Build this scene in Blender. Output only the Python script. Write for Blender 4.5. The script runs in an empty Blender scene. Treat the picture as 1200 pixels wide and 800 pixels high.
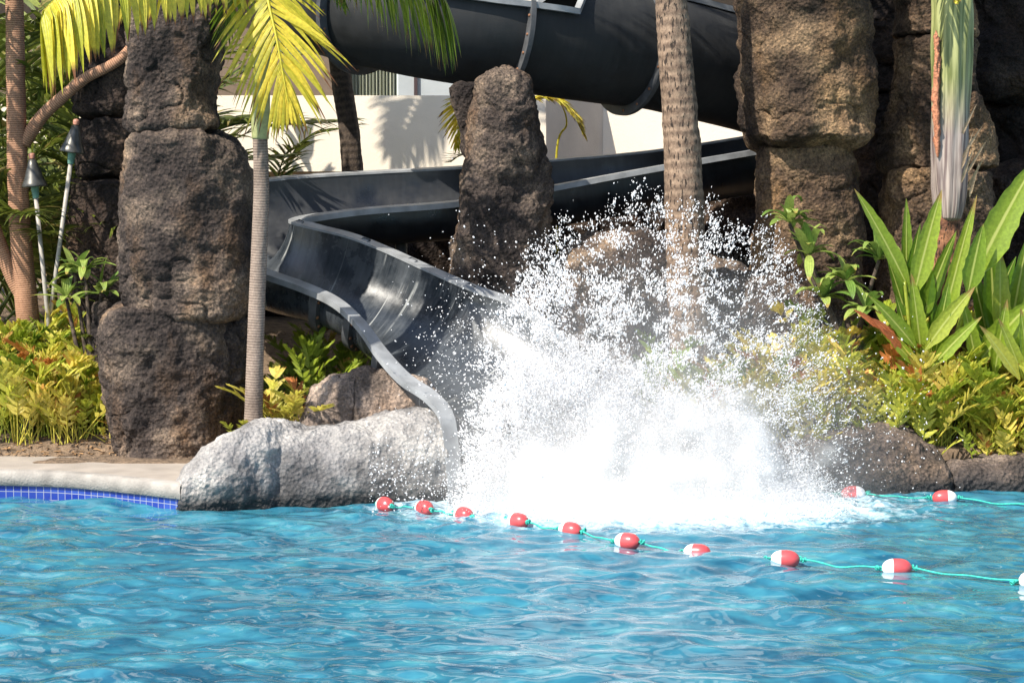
import bpy, math, random
import numpy as np
from mathutils import Vector
R = math.radians
random.seed(7); rng = np.random.default_rng(7)
S = bpy.context.scene
COL = S.collection

# ---------------------------------------------------------------- camera
CY, CZ, FPX = -19.2, 3.12, 2400.0
PITCH = math.atan(200 / FPX)
cd = bpy.data.cameras.new('camera'); cam = bpy.data.objects.new('camera', cd); COL.objects.link(cam)
cam.location = (0, CY, CZ); cam.rotation_euler = (R(90) - PITCH, 0, 0)
cd.sensor_width = 36; cd.lens = 72; cd.clip_end = 600; cd.clip_start = 0.1
cd.dof.use_dof = False
S.camera = cam

# ---------------------------------------------------------------- light
SUN_EL, SUN_AZ = R(46), R(-47)      # azimuth measured from behind the viewer, negative = left
to_sun = Vector((math.sin(SUN_AZ) * math.cos(SUN_EL), -math.cos(SUN_AZ) * math.cos(SUN_EL), math.sin(SUN_EL)))
wd = bpy.data.worlds.new('World'); S.world = wd; wd.use_nodes = True
nt = wd.node_tree
sky = nt.nodes.new('ShaderNodeTexSky'); sky.sky_type = 'NISHITA'; sky.sun_disc = False
sky.sun_elevation = SUN_EL
sky.sun_rotation = math.atan2(to_sun.x, to_sun.y)
bgn = nt.nodes['Background']; bgn.inputs['Strength'].default_value = 0.13
nt.links.new(sky.outputs[0], bgn.inputs['Color'])
sl = bpy.data.lights.new('sun', 'SUN'); sun = bpy.data.objects.new('sun', sl); COL.objects.link(sun)
sl.energy = 4.6; sl.angle = R(0.5); sl.color = (1.0, 0.93, 0.82)
sun.rotation_euler = to_sun.to_track_quat('Z', 'Y').to_euler()
S.view_settings.view_transform = 'Standard'; S.view_settings.look = 'None'
S.view_settings.gamma = 1; S.view_settings.use_curve_mapping = False
S.view_settings.exposure = 0.88
S.cycles.max_bounces = 10; S.cycles.diffuse_bounces = 8; S.cycles.volume_bounces = 3; S.cycles.glossy_bounces = 3
S.cycles.transparent_max_bounces = 8; S.cycles.use_denoising = True

# ---------------------------------------------------------------- helpers
cp, sp = math.cos(PITCH), math.sin(PITCH)
def ray(px, py):
    u = (px - 600) / FPX; v = (400 - py) / FPX
    return np.array([u, cp + v * sp, -sp + v * cp])
def W(px, py, Y):
    d = ray(px, py); t = (Y - CY) / d[1]
    return np.array([0, CY, CZ]) + d * t
def G(px, py, z=0.0):
    d = ray(px, py); t = (z - CZ) / d[2]
    return np.array([0, CY, CZ]) + d * t
def XW(px, Y): return (px - 600) / FPX * (Y - CY)

_T = np.random.default_rng(3).random((32, 32, 32)) * 2 - 1
def vnoise(P):
    P = np.asarray(P, float); i = np.floor(P).astype(int); f = P - i
    f = f * f * f * (f * (f * 6 - 15) + 10); i = i & 31; j = (i + 1) & 31
    def T(a, b, c): return _T[a, b, c]
    x0, y0, z0 = i.T if i.ndim == 2 else (i[..., 0], i[..., 1], i[..., 2])
    x1, y1, z1 = j.T if i.ndim == 2 else (j[..., 0], j[..., 1], j[..., 2])
    fx, fy, fz = f[..., 0], f[..., 1], f[..., 2]
    a = T(x0, y0, z0) * (1 - fx) + T(x1, y0, z0) * fx
    b = T(x0, y1, z0) * (1 - fx) + T(x1, y1, z0) * fx
    c = T(x0, y0, z1) * (1 - fx) + T(x1, y0, z1) * fx
    d = T(x0, y1, z1) * (1 - fx) + T(x1, y1, z1) * fx
    return (a * (1 - fy) + b * fy) * (1 - fz) + (c * (1 - fy) + d * fy) * fz
def fbm(P, o=4):
    s = 0; a = 1.0; P = np.asarray(P, float)
    for k in range(o):
        s = s + a * vnoise(P); P = P * 2.03 + 11.7; a *= 0.5
    return s

ORG = {}
def tag(o, label=None, cat=None, group=None, kind=None):
    if label: o['label'] = label
    if cat: o['category'] = cat
    if group: o['group'] = group
    if kind: o['kind'] = kind
    return o
def thing(name, label, cat, loc, group=None):
    o = bpy.data.objects.new(name, None); COL.objects.link(o); o.empty_display_size = 0.2
    o.location = tuple(loc); ORG[o.name] = np.array(loc, float)
    return tag(o, label, cat, group)
def nm(name, V, F, mat, parent=None, smooth=True, col=None, origin=None):
    """one mesh object from world-space vertices; F int array (n,3|4) or list of them"""
    V = np.asarray(V, float)
    Fs = F if isinstance(F, (list, tuple)) and len(F) and isinstance(F[0], np.ndarray) and F[0].ndim == 2 else [np.asarray(F, int)]
    if origin is None:
        mn, mx = V.min(0), V.max(0); origin = np.array([(mn[0] + mx[0]) / 2, (mn[1] + mx[1]) / 2, mn[2]])
    origin = np.array(origin, float)
    me = bpy.data.meshes.new(name)
    me.vertices.add(len(V)); me.vertices.foreach_set('co', (V - origin).astype(np.float32).ravel())
    loops = np.concatenate([f.ravel() for f in Fs]).astype(np.int32)
    tot = np.concatenate([np.full(len(f), f.shape[1]) for f in Fs]).astype(np.int32)
    st = np.concatenate([[0], np.cumsum(tot)[:-1]]).astype(np.int32)
    me.loops.add(len(loops)); me.loops.foreach_set('vertex_index', loops)
    me.polygons.add(len(tot)); me.polygons.foreach_set('loop_start', st)
    me.update(calc_edges=True)
    me.polygons.foreach_set('use_smooth', np.full(len(tot), smooth, dtype=bool))
    if col is not None:
        a = me.attributes.new('col', 'FLOAT_VECTOR', 'POINT')
        a.data.foreach_set('vector', np.asarray(col, np.float32).ravel())
    me.validate()
    me.materials.append(mat)
    o = bpy.data.objects.new(name, me); COL.objects.link(o)
    ORG[o.name] = origin
    if parent is not None:
        o.parent = parent; o.location = tuple(origin - ORG[parent.name])
    else: o.location = tuple(origin)
    return o
def gridF(nr, nc, wrap=False, off=0):
    r = np.arange(nr - 1)[:, None]; c = np.arange(nc if wrap else nc - 1)[None, :]
    c2 = (c + 1) % nc
    a = r * nc + c; b = r * nc + c2; d = (r + 1) * nc + c; e = (r + 1) * nc + c2
    return np.stack([a, b, e, d], -1).reshape(-1, 4) + off
def merge(parts):
    V, F3, F4, C, o = [], [], [], [], 0
    for p in parts:
        v, f = p[0], p[1]; V.append(v)
        for g in (f if isinstance(f, list) else [f]):
            g = np.asarray(g); (F3 if g.shape[1] == 3 else F4).append(g + o)
        C.append(p[2] if len(p) > 2 and p[2] is not None else np.zeros((len(v), 3))); o += len(v)
    Fs = []
    if F4: Fs.append(np.concatenate(F4))
    if F3: Fs.append(np.concatenate(F3))
    return np.concatenate(V), Fs, np.concatenate(C)
def nmm(name, parts, mat, parent=None, **k):
    V, F, C = merge(parts); return nm(name, V, F, mat, parent, col=C, **k)
def catmull(P, n):
    P = np.asarray(P, float); m = len(P)
    Q = np.vstack([2 * P[0] - P[1], P, 2 * P[-1] - P[-2]])
    t = np.linspace(0, m - 1 - 1e-9, n); i = t.astype(int); f = (t - i)[:, None]
    a, b, c, d = Q[i], Q[i + 1], Q[i + 2], Q[i + 3]
    return .5 * (2 * b + (c - a) * f + (2 * a - 5 * b + 4 * c - d) * f**2 + (3 * b - a - 3 * c + d) * f**3)
def unit(v): return v / (np.linalg.norm(v, axis=-1, keepdims=True) + 1e-9)
def tube(path, rad, n=16, cap=True, disp=None):
    path = np.asarray(path, float); m = len(path); rad = np.broadcast_to(np.asarray(rad, float), (m,))
    T = unit(np.gradient(path, axis=0)); ref = np.array([0, 1.0, 0]) if abs(T[:, 1]).mean() < .8 else np.array([0, 0, 1.0])
    A = unit(np.cross(T, ref)); B = np.cross(A, T)
    th = np.arange(n) / n * 2 * np.pi
    L = np.concatenate([[0], np.cumsum(np.linalg.norm(np.diff(path, axis=0), axis=1))])
    rr = rad[:, None] * np.ones((1, n))
    if disp is not None: rr = rr * disp(L[:, None] + 0 * rr, th[None, :] + 0 * rr)
    V = path[:, None] + rr[..., None] * (np.cos(th)[None, :, None] * A[:, None] + np.sin(th)[None, :, None] * B[:, None])
    C = np.stack([th[None, :] / (2 * np.pi) + 0 * rr, L[:, None] + 0 * rr, rr], -1).reshape(-1, 3)
    V = V.reshape(-1, 3); F = [gridF(m, n, True)]
    if cap:
        V = np.vstack([V, path[0], path[-1]]); C = np.vstack([C, [0, 0, 0], [0, L[-1], 0]])
        k = np.arange(n); k2 = (k + 1) % n
        F.append(np.concatenate([np.stack([k2, k, 0 * k + m * n], 1), np.stack([k + (m - 1) * n, k2 + (m - 1) * n, 0 * k + m * n + 1], 1)]))
    return V, F, C
def box(c, h):
    c = np.array(c, float); h = np.array(h, float)
    v = np.array([[x, y, z] for x in (-1, 1) for y in (-1, 1) for z in (-1, 1)]) * h + c
    f = np.array([[0, 1, 3, 2], [4, 6, 7, 5], [0, 4, 5, 1], [2, 3, 7, 6], [0, 2, 6, 4], [1, 5, 7, 3]])
    return v, f
def lathe(c, prof, n=24, axis=(0, 0, 1)):
    """prof: [(h, r)]"""
    ax = unit(np.array(axis, float)); ref = np.array([0, 1.0, 0]) if abs(ax[1]) < .9 else np.array([1.0, 0, 0])
    A = unit(np.cross(ax, ref)); B = np.cross(ax, A); th = np.arange(n) / n * 2 * np.pi
    V = np.array([[np.array(c) + ax * h + r * (math.cos(t) * A + math.sin(t) * B) for t in th] for h, r in prof]).reshape(-1, 3)
    return V, [gridF(len(prof), n, True)]

# ---------------------------------------------------------------- materials
def M(name):
    m = bpy.data.materials.new(name); m.use_nodes = True
    return m, m.node_tree, m.node_tree.nodes, m.node_tree.links, m.node_tree.nodes['Principled BSDF']
def tex(n, l, kind, scale, detail=4, vec=None, **kw):
    t = n.new('ShaderNodeTex' + kind); t.inputs['Scale'].default_value = scale
    if kind == 'Noise': t.inputs['Detail'].default_value = detail
    for k, v in kw.items(): t.inputs[k].default_value = v
    if vec is not None: l.new(vec, t.inputs['Vector'])
    return t
def ramp(n, l, fac, stops, interp='LINEAR'):
    r = n.new('ShaderNodeValToRGB'); r.color_ramp.interpolation = interp
    e = r.color_ramp.elements
    while len(e) < len(stops): e.new(0.5)
    for k, (p, c) in enumerate(stops):
        e[k].position = p; e[k].color = (*c, 1) if len(c) == 3 else c
    l.new(fac, r.inputs[0]); return r
def mixc(n, l, fac, a, b, mode='MIX'):
    m = n.new('ShaderNodeMix'); m.data_type = 'RGBA'; m.blend_type = mode
    for s, v in ((0, fac), (6, a), (7, b)):
        if isinstance(v, (int, float)): m.inputs[s].default_value = v
        elif isinstance(v, tuple): m.inputs[s].default_value = (*v, 1)
        else: l.new(v, m.inputs[s])
    return m.outputs[2]
def mth(n, l, op, a, b=None, clamp=False):
    m = n.new('ShaderNodeMath'); m.operation = op; m.use_clamp = clamp
    for s, v in ((0, a), (1, b)):
        if v is None: continue
        if isinstance(v, (int, float)): m.inputs[s].default_value = v
        else: l.new(v, m.inputs[s])
    return m.outputs[0]
def bump(n, l, h, dist, strength=1.0, prev=None):
    b = n.new('ShaderNodeBump'); b.inputs['Distance'].default_value = dist; b.inputs['Strength'].default_value = strength
    l.new(h, b.inputs['Height'])
    if prev is not None: l.new(prev, b.inputs['Normal'])
    return b.outputs[0]
def objco(n, sc=(1, 1, 1)):
    t = n.new('ShaderNodeTexCoord'); mp = n.new('ShaderNodeMapping'); mp.inputs['Scale'].default_value = sc
    mp.id_data.links.new(t.outputs['Object'], mp.inputs[0]); return mp.outputs[0]

def rock_mat(name, dark, mid, light, rust=None, rustamt=.5, pore=1.0, wet=None, grain=1.0):
    m, t, n, l, p = M(name); co = objco(n)
    a = tex(n, l, 'Noise', 1.6, 8, co, Roughness=.62); b = tex(n, l, 'Noise', 34, 6, co, Roughness=.7)
    c = ramp(n, l, a.outputs[0], [(.36, dark), (.5, mid), (.66, light)]).outputs[0]
    if rust:
        z = tex(n, l, 'Noise', 1.3, 5, objco(n, (1.3, 1.3, .6)), Roughness=.6)
        f = ramp(n, l, z.outputs[0], [(.52, (0, 0, 0)), (.68, (rustamt,) * 3)]).outputs[0]
        c = mixc(n, l, f, c, rust)
    g = ramp(n, l, b.outputs[0], [(.32, (.35,) * 3), (.5, (.9,) * 3), (.7, (1.9, 1.8, 1.65))]).outputs[0]
    c = mixc(n, l, grain, c, g, 'MULTIPLY')
    vp = tex(n, l, 'Voronoi', 34, vec=co); big = tex(n, l, 'Noise', 3.2, 3, objco(n, (1, 1, .8)))
    pf = ramp(n, l, vp.outputs['Distance'], [(.10, (.25,) * 3), (.38, (1,) * 3)]).outputs[0]
    c = mixc(n, l, mth(n, l, 'MULTIPLY', ramp(n, l, big.outputs[0], [(.4, (.2,) * 3), (.6, (1,) * 3)]).outputs[0], .85 * grain), c, pf, 'MULTIPLY')
    bg = tex(n, l, 'Noise', .9, 2, co); c = mixc(n, l, 1.0, c, ramp(n, l, bg.outputs[0], [(.35, (.72, .70, .70)), (.62, (1.45, 1.38, 1.28))]).outputs[0], 'MULTIPLY')
    if wet is not None:       # dark wet band near the waterline (object origin sits at mesh bottom)
        ge = n.new('ShaderNodeNewGeometry'); sx = n.new('ShaderNodeSeparateXYZ'); l.new(ge.outputs['Position'], sx.inputs[0])
        w = tex(n, l, 'Noise', 5, 3, co)
        hz = mth(n, l, 'ADD', sx.outputs[2], mth(n, l, 'MULTIPLY', w.outputs[0], -.12))
        f = ramp(n, l, mth(n, l, 'MULTIPLY', hz, 3.2), [(.0, (1,) * 3), (wet, (0,) * 3)]).outputs[0]
        c = mixc(n, l, f, c, (.025, .025, .026))
        l.new(mth(n, l, 'SUBTRACT', .9, mth(n, l, 'MULTIPLY', f, .5)), p.inputs['Roughness'])
    else: p.inputs['Roughness'].default_value = .9
    l.new(c, p.inputs['Base Color']); p.inputs['Specular IOR Level'].default_value = .3
    v = tex(n, l, 'Voronoi', 26, vec=co); v2 = tex(n, l, 'Noise', 14, 9, co, Roughness=.72)
    b1 = bump(n, l, v2.outputs[0], .06 * pore, .9); b2 = bump(n, l, v.outputs[0], .032 * pore, .9, b1)
    b3 = bump(n, l, b.outputs[0], .012 * pore, .8, b2)
    l.new(b3, p.inputs['Normal']); return m
LAVA = rock_mat('lava_grey', (.027, .021, .020), (.078, .062, .055), (.23, .18, .14), (.22, .12, .05), .4)
LAVA2 = rock_mat('lava_tan', (.032, .021, .016), (.10, .068, .045), (.27, .19, .115), (.25, .15, .065), .5)
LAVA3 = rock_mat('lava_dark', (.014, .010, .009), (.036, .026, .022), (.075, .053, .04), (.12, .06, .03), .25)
GREYROCK = rock_mat('pale_boulder', (.11, .11, .115), (.29, .29, .297), (.49, .487, .48), None, 0, .62, .6, .5)
BROWNROCK = rock_mat('brown_boulder', (.15, .12, .10), (.27, .22, .19), (.42, .35, .30), (.3, .18, .1), .3, .9, None, .8)
SHOREROCK = rock_mat('shore_rock', (.07, .058, .05), (.15, .12, .105), (.26, .215, .19), (.3, .2, .12), .3, .9, .62, .9)

def simple(name, c, rough=.6, spec=.5, metal=0, noise=0, nscale=20, bumpd=0, bscale=40):
    m, t, n, l, p = M(name); p.inputs['Roughness'].default_value = rough; p.inputs['Metallic'].default_value = metal
    p.inputs['Specular IOR Level'].default_value = spec
    if noise:
        a = tex(n, l, 'Noise', nscale, 6, objco(n)); f = ramp(n, l, a.outputs[0], [(.3, tuple(x * (1 - noise) for x in c)), (.7, tuple(min(1, x * (1 + noise)) for x in c))])
        l.new(f.outputs[0], p.inputs['Base Color'])
    else: p.inputs['Base Color'].default_value = (*c, 1)
    if bumpd:
        b = tex(n, l, 'Noise', bscale, 6, objco(n)); l.new(bump(n, l, b.outputs[0], bumpd), p.inputs['Normal'])
    return m

def leaf_mat(name, c1, c2, tip=(.16, .07, .03), tipat=.86, trans=.35, rough=.42, odd=None, oddat=.9, rib=None, bd=.0025):
    m, t, n, l, p = M(name)
    at = n.new('ShaderNodeAttribute'); at.attribute_name = 'col'; sx = n.new('ShaderNodeSeparateXYZ'); l.new(at.outputs['Vector'], sx.inputs[0])
    st = [(0, c1), (.75, c2)] + ([(oddat, c2), (min(oddat + .05, 1), odd)] if odd else [])
    c = ramp(n, l, sx.outputs[0], st).outputs[0]
    nz = tex(n, l, 'Noise', 30, 3, objco(n)); c = mixc(n, l, .5, c, ramp(n, l, nz.outputs[0], [(.3, (.6,) * 3), (.7, (1.35,) * 3)]).outputs[0], 'MULTIPLY')
    f = mth(n, l, 'ADD', sx.outputs[1], mth(n, l, 'MULTIPLY', mth(n, l, 'SUBTRACT', sx.outputs[0], .5), .25))
    tf = ramp(n, l, f, [(tipat - .04, (0,) * 3), (tipat + .06, (1,) * 3)]).outputs[0]
    c = mixc(n, l, tf, c, tip)
    if rib:
        rb = ramp(n, l, mth(n, l, 'ABSOLUTE', mth(n, l, 'SUBTRACT', sx.outputs[2], .5)), [(.03, (1,) * 3), (.06, (0,) * 3)]).outputs[0]; c = mixc(n, l, rb, c, rib)
    l.new(c, p.inputs['Base Color']); p.inputs['Roughness'].default_value = rough
    tr = n.new('ShaderNodeBsdfTranslucent'); l.new(c, tr.inputs[0])
    ms = n.new('ShaderNodeMixShader'); ms.inputs[0].default_value = trans
    l.new(p.outputs[0], ms.inputs[1]); l.new(tr.outputs[0], ms.inputs[2]); l.new(ms.outputs[0], n['Material Output'].inputs[0])
    wv = mth(n, l, 'SINE', mth(n, l, 'MULTIPLY', sx.outputs[2], 26.0))
    l.new(bump(n, l, wv, bd, .6), p.inputs['Normal'])
    return m
YFROND = leaf_mat('yellow_frond', (.42, .44, .03), (.86, .70, .08), (.22, .09, .04), .88, .42)
GFROND = leaf_mat('green_frond', (.06, .13, .012), (.20, .29, .025), (.20, .13, .04), .93, .38)
DFROND = leaf_mat('dark_frond', (.04, .07, .012), (.22, .26, .04), (.2, .14, .05), .95, .3, odd=(.32, .26, .08), oddat=.88)
FERN = leaf_mat('fern_leaf', (.24, .36, .03), (.74, .72, .11), (.35, .12, .03), .97, .4, odd=(.50, .24, .06), oddat=.93)
FERNG = leaf_mat('fern_green', (.10, .20, .02), (.36, .44, .04), (.35, .2, .05), .97, .4, odd=(.50, .24, .06), oddat=.93)
FERNY = leaf_mat('fern_yellow', (.50, .52, .06), (.90, .74, .17), (.50, .18, .05), .91, .4, odd=(.62, .24, .07), oddat=.78)
HELI = leaf_mat('paddle_leaf', (.08, .18, .015), (.28, .38, .04), (.34, .22, .07), .97, .42, .28, odd=(.5, .5, .08), oddat=.88, rib=(.5, .55, .15), bd=.001)
PLUM = leaf_mat('plumeria_leaf', (.11, .22, .04), (.34, .42, .10), (.4, .3, .08), .98, .3, .35)
ORANGE = leaf_mat('dead_orange_leaf', (.55, .13, .05), (.7, .22, .08), (.4, .1, .05), .95, .2)
TAN = simple('dry_sheath', (.38, .27, .17), .8, noise=.4, nscale=12, bumpd=.01)

def bark_mat(name, c1, c2, ringscale, slit=0, rough=.85, bd=.01, rw=.45):
    m, t, n, l, p = M(name)
    at = n.new('ShaderNodeAttribute'); at.attribute_name = 'col'; sx = n.new('ShaderNodeSeparateXYZ'); l.new(at.outputs['Vector'], sx.inputs[0])
    nz = tex(n, l, 'Noise', 6, 5, objco(n)); h = mth(n, l, 'ADD', mth(n, l, 'MULTIPLY', sx.outputs[1], ringscale * 6.283), mth(n, l, 'MULTIPLY', nz.outputs[0], 3.0))
    w = mth(n, l, 'ADD', mth(n, l, 'MULTIPLY', mth(n, l, 'SINE', h), .5), .5)
    fine = tex(n, l, 'Noise', 38, 6, objco(n, (1, 1, .7)), Roughness=.7)
    s = mth(n, l, 'ADD', mth(n, l, 'MULTIPLY', w, rw), mth(n, l, 'MULTIPLY', fine.outputs[0], .75))
    c = ramp(n, l, s, [(.3, c1), (.8, c2)]).outputs[0]
    big = tex(n, l, 'Noise', 2.3, 3, objco(n)); c = mixc(n, l, .8, c, ramp(n, l, big.outputs[0], [(.3, (.6, .55, .5)), (.7, (1.25, 1.2, 1.15))]).outputs[0], 'MULTIPLY')
    nb = bump(n, l, s, bd)
    if slit:
        v = tex(n, l, 'Noise', 20, 2, objco(n, (2.0, 2.0, .55)), Roughness=.5)
        f = ramp(n, l, v.outputs[0], [(.575, (0,) * 3), (.66, (1,) * 3)]).outputs[0]
        c = mixc(n, l, f, c, (.035, .022, .015)); nb = bump(n, l, mth(n, l, 'SUBTRACT', 1.0, f), .012, 1, nb)
    l.new(c, p.inputs['Base Color']); p.inputs['Roughness'].default_value = rough; l.new(nb, p.inputs['Normal'])
    return m
BARK_SLIM = bark_mat('ringed_grey_bark', (.12, .09, .075), (.36, .29, .24), 38, bd=.006, rw=.3)
BARK_COCO = bark_mat('coconut_bark', (.10, .065, .045), (.42, .31, .22), 9, slit=1, bd=.014, rw=.16)
BARK_DARK = bark_mat('dark_palm_bark', (.035, .025, .02), (.20, .15, .11), 11, bd=.03, rw=.12)
BARK_RED = bark_mat('reddish_bark', (.16, .075, .04), (.42, .24, .15), 42, bd=.006)
FIBRE = bark_mat('red_fibre', (.07, .025, .015), (.36, .17, .09), 4, slit=1, bd=.03)

def gel(name, dark, light, rough, streak=.5, arcs=0):
    m, t, n, l, p = M(name)
    at = n.new('ShaderNodeAttribute'); at.attribute_name = 'col'
    mp = n.new('ShaderNodeMapping'); mp.inputs['Scale'].default_value = (7.0, 1.1, 1); l.new(at.outputs['Vector'], mp.inputs[0])
    a = tex(n, l, 'Noise', 3.0, 6, mp.outputs[0], Roughness=.6); b = tex(n, l, 'Noise', 2.2, 8, objco(n), Roughness=.65)
    f = mth(n, l, 'ADD', mth(n, l, 'MULTIPLY', a.outputs[0], streak), mth(n, l, 'MULTIPLY', b.outputs[0], 1 - streak))
    c = ramp(n, l, f, [(.38, dark), (.56, tuple(.5 * (x + y) for x, y in zip(dark, light))), (.68, light)]).outputs[0]
    if arcs:
        m1 = n.new('ShaderNodeMapping'); m1.inputs['Scale'].default_value = (17.0, .7, 1); l.new(at.outputs['Vector'], m1.inputs[0])
        a1 = tex(n, l, 'Noise', 1.0, 3, m1.outputs[0]); m2 = n.new('ShaderNodeMapping'); m2.inputs['Scale'].default_value = (1.6, 4.0, 1); l.new(at.outputs['Vector'], m2.inputs[0])
        a2 = tex(n, l, 'Noise', 1.0, 4, m2.outputs[0])
        g = mth(n, l, 'MULTIPLY', ramp(n, l, a1.outputs[0], [(.60, (0,) * 3), (.66, (1,) * 3)]).outputs[0], ramp(n, l, a2.outputs[0], [(.47, (0,) * 3), (.6, (1,) * 3)]).outputs[0])
        c = mixc(n, l, mth(n, l, 'MULTIPLY', g, arcs), c, (.33, .34, .33))
    l.new(c, p.inputs['Base Color'])
    l.new(ramp(n, l, b.outputs[0], [(.35, (rough,) * 3), (.65, (min(1, rough + .3),) * 3)]).outputs[0], p.inputs['Roughness'])
    l.new(bump(n, l, b.outputs[0], .004, .4), p.inputs['Normal']); return m
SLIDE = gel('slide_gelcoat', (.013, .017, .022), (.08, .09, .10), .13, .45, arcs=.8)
SLIDE_SHADE = gel('slide_shaded_gelcoat', (.004, .005, .007), (.018, .021, .026), .25, .4)  # gelcoat copy with the shade of the middle run put into its colour
TUBEM = gel('tube_gelcoat', (.009, .010, .011), (.028, .029, .030), .5, .3)
FLANGE = simple('flange_grey', (.23, .24, .25), .5, noise=.35, nscale=5)
JOINT = simple('joint_grey', (.07, .073, .078), .5, noise=.3, nscale=9)
BOLT = simple('rusty_bolt', (.22, .10, .05), .6, noise=.3)
CREAM = simple('cream_plaster', (.80, .71, .58), .9, noise=.04, nscale=1.5, bumpd=.004, bscale=60)
SHADEWALL = simple('shaded_plaster', (.50, .44, .37), .9, noise=.1, nscale=2, bumpd=.004)  # parapet plaster with the wall's shade painted into the colour
OCHRE = simple('ochre_plaster', (.34, .24, .14), .9, noise=.1)
BROWNW = simple('brown_wall', (.16, .115, .08), .9, noise=.1)
CURT = simple('curtain_cloth', (.42, .43, .33), .9)
GLASS = simple('window_glass', (.42, .45, .46), .08, .8, noise=.15, nscale=1.2)
MULL = simple('dark_mullion', (.05, .03, .03), .5)
DECKM = simple('sandy_deck', (.33, .285, .24), .85, noise=.18, nscale=3, bumpd=.004, bscale=80)
COPEM = simple('pale_coping', (.30, .275, .245), .8, noise=.3, nscale=5, bumpd=.008, bscale=50)
SOIL = simple('soil', (.16, .11, .07), .95, noise=.5, nscale=9, bumpd=.05, bscale=22)
COPPER = simple('torch_metal', (.07, .068, .06), .38, .6, .5, noise=.4, nscale=14)
POLE = simple('bamboo_pole', (.34, .31, .27), .5, noise=.2)
KNOB = simple('copper_knob', (.40, .18, .12), .5, noise=.2)
PATINA = simple('patina_neck', (.10, .22, .17), .6, noise=.3)
REDF = simple('red_float', (.52, .07, .075), .28, .6, noise=.1, nscale=14)
WHITEF = simple('white_float', (.82, .80, .78), .3, .6, noise=.05)
ROPEM = simple('teal_rope', (.03, .42, .33), .7, noise=.3, nscale=60, bumpd=.004, bscale=90)

# tiles
def tile_mat():
    m, t, n, l, p = M('blue_tile'); at = n.new('ShaderNodeAttribute'); at.attribute_name = 'col'
    br = n.new('ShaderNodeTexBrick'); l.new(at.outputs['Vector'], br.inputs['Vector'])
    br.offset = 0; br.inputs['Scale'].default_value = 1; br.inputs['Brick Width'].default_value = .075; br.inputs['Row Height'].default_value = .075
    br.inputs['Mortar Size'].default_value = .003; br.inputs['Color1'].default_value = (.010, .028, .24, 1); br.inputs['Color2'].default_value = (.03, .07, .32, 1)
    br.inputs['Mortar'].default_value = (.30, .32, .36, 1)
    l.new(br.outputs[0], p.inputs['Base Color']); p.inputs['Roughness'].default_value = .2; return m
TILE = tile_mat()

# ---------------------------------------------------------------- terrain, deck, coping, water
def terr(x, y):
    x = np.asarray(x, float); y = np.asarray(y, float)
    z = .25 + .30 * np.clip(y - 1.25, 0, 3.4)
    z = np.where(x > 1.6, z + .12 * np.clip((x - 1.6), 0, 1), z)
    z = z + .42 * np.exp(-((x + 1.95) / .5)**2 - ((y - 1.35) / .45)**2)
    shore = np.where(x < -2.9, .5, np.where(x < -.6, .35, np.where(x < 2.6, 1.0, .85)))
    k = np.clip((y - shore) / .25, 0, 1); z = -.6 + (z + .6) * k
    return z + .02 * fbm(np.stack([x * 2, y * 2, 0 * x], -1), 3)
xs = np.concatenate([np.linspace(-150, -9, 16), np.linspace(-8.5, 8.5, 230), np.linspace(9, 150, 16)])
ys = np.concatenate([np.linspace(-.2, 6, 110), np.linspace(6.5, 200, 24)])
X, Y = np.meshgrid(xs, ys); Z = terr(X, Y)
ground = nm('ground', np.stack([X, Y, Z], -1).reshape(-1, 3), gridF(len(ys), len(xs)), SOIL); tag(ground, kind='structure')

ce = [(-260, 552), (-100, 551), (0, 552), (60, 553.5), (110, 557), (160, 562), (200, 566.5), (211, 568)]
cpts = catmull([G(a, b, .25) for a, b in ce], 90)
def strip_loft(rows, name, mat, col=None, kind='structure', parent=None, smooth=False):
    V = np.concatenate(rows); nr, nc = len(rows), len(rows[0])
    o = nm(name, V, gridF(nr, nc), mat, parent, smooth=smooth, col=col)
    if kind and not parent: tag(o, kind=kind)
    return o
inw = np.gradient(cpts, axis=0); inw = unit(np.stack([-inw[:, 1], inw[:, 0], 0 * inw[:, 0]], -1))
def at_z(P, z): Q = P.copy(); Q[:, 2] = z; return Q
w1 = .10
lip = [at_z(cpts + inw * .02, .107), at_z(cpts, .116), at_z(cpts - inw * .004, .19), at_z(cpts, .235), at_z(cpts + inw * .02, .252), at_z(cpts + inw * w1, .258)]
strip_loft(lip, 'pool_coping', COPEM, smooth=True)
back = at_z(cpts, .254); back[:, 1] = 1.55 - .15 * np.sin(cpts[:, 0] * 1.7) * .3
strip_loft([at_z(cpts + inw * (w1 + .006), .254), .5 * (at_z(cpts + inw * w1, .254) + back), back], 'pool_deck', DECKM)
L = np.concatenate([[0], np.cumsum(np.linalg.norm(np.diff(cpts, axis=0), axis=1))])
cc = np.concatenate([np.stack([L, 0 * L + h, 0 * L], -1) for h in (0, .152, .284)])
strip_loft([at_z(cpts + inw * .03, -.17), at_z(cpts + inw * .03, -.02), at_z(cpts + inw * .03, .112)], 'pool_wall_tiles', TILE, col=cc)

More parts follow.
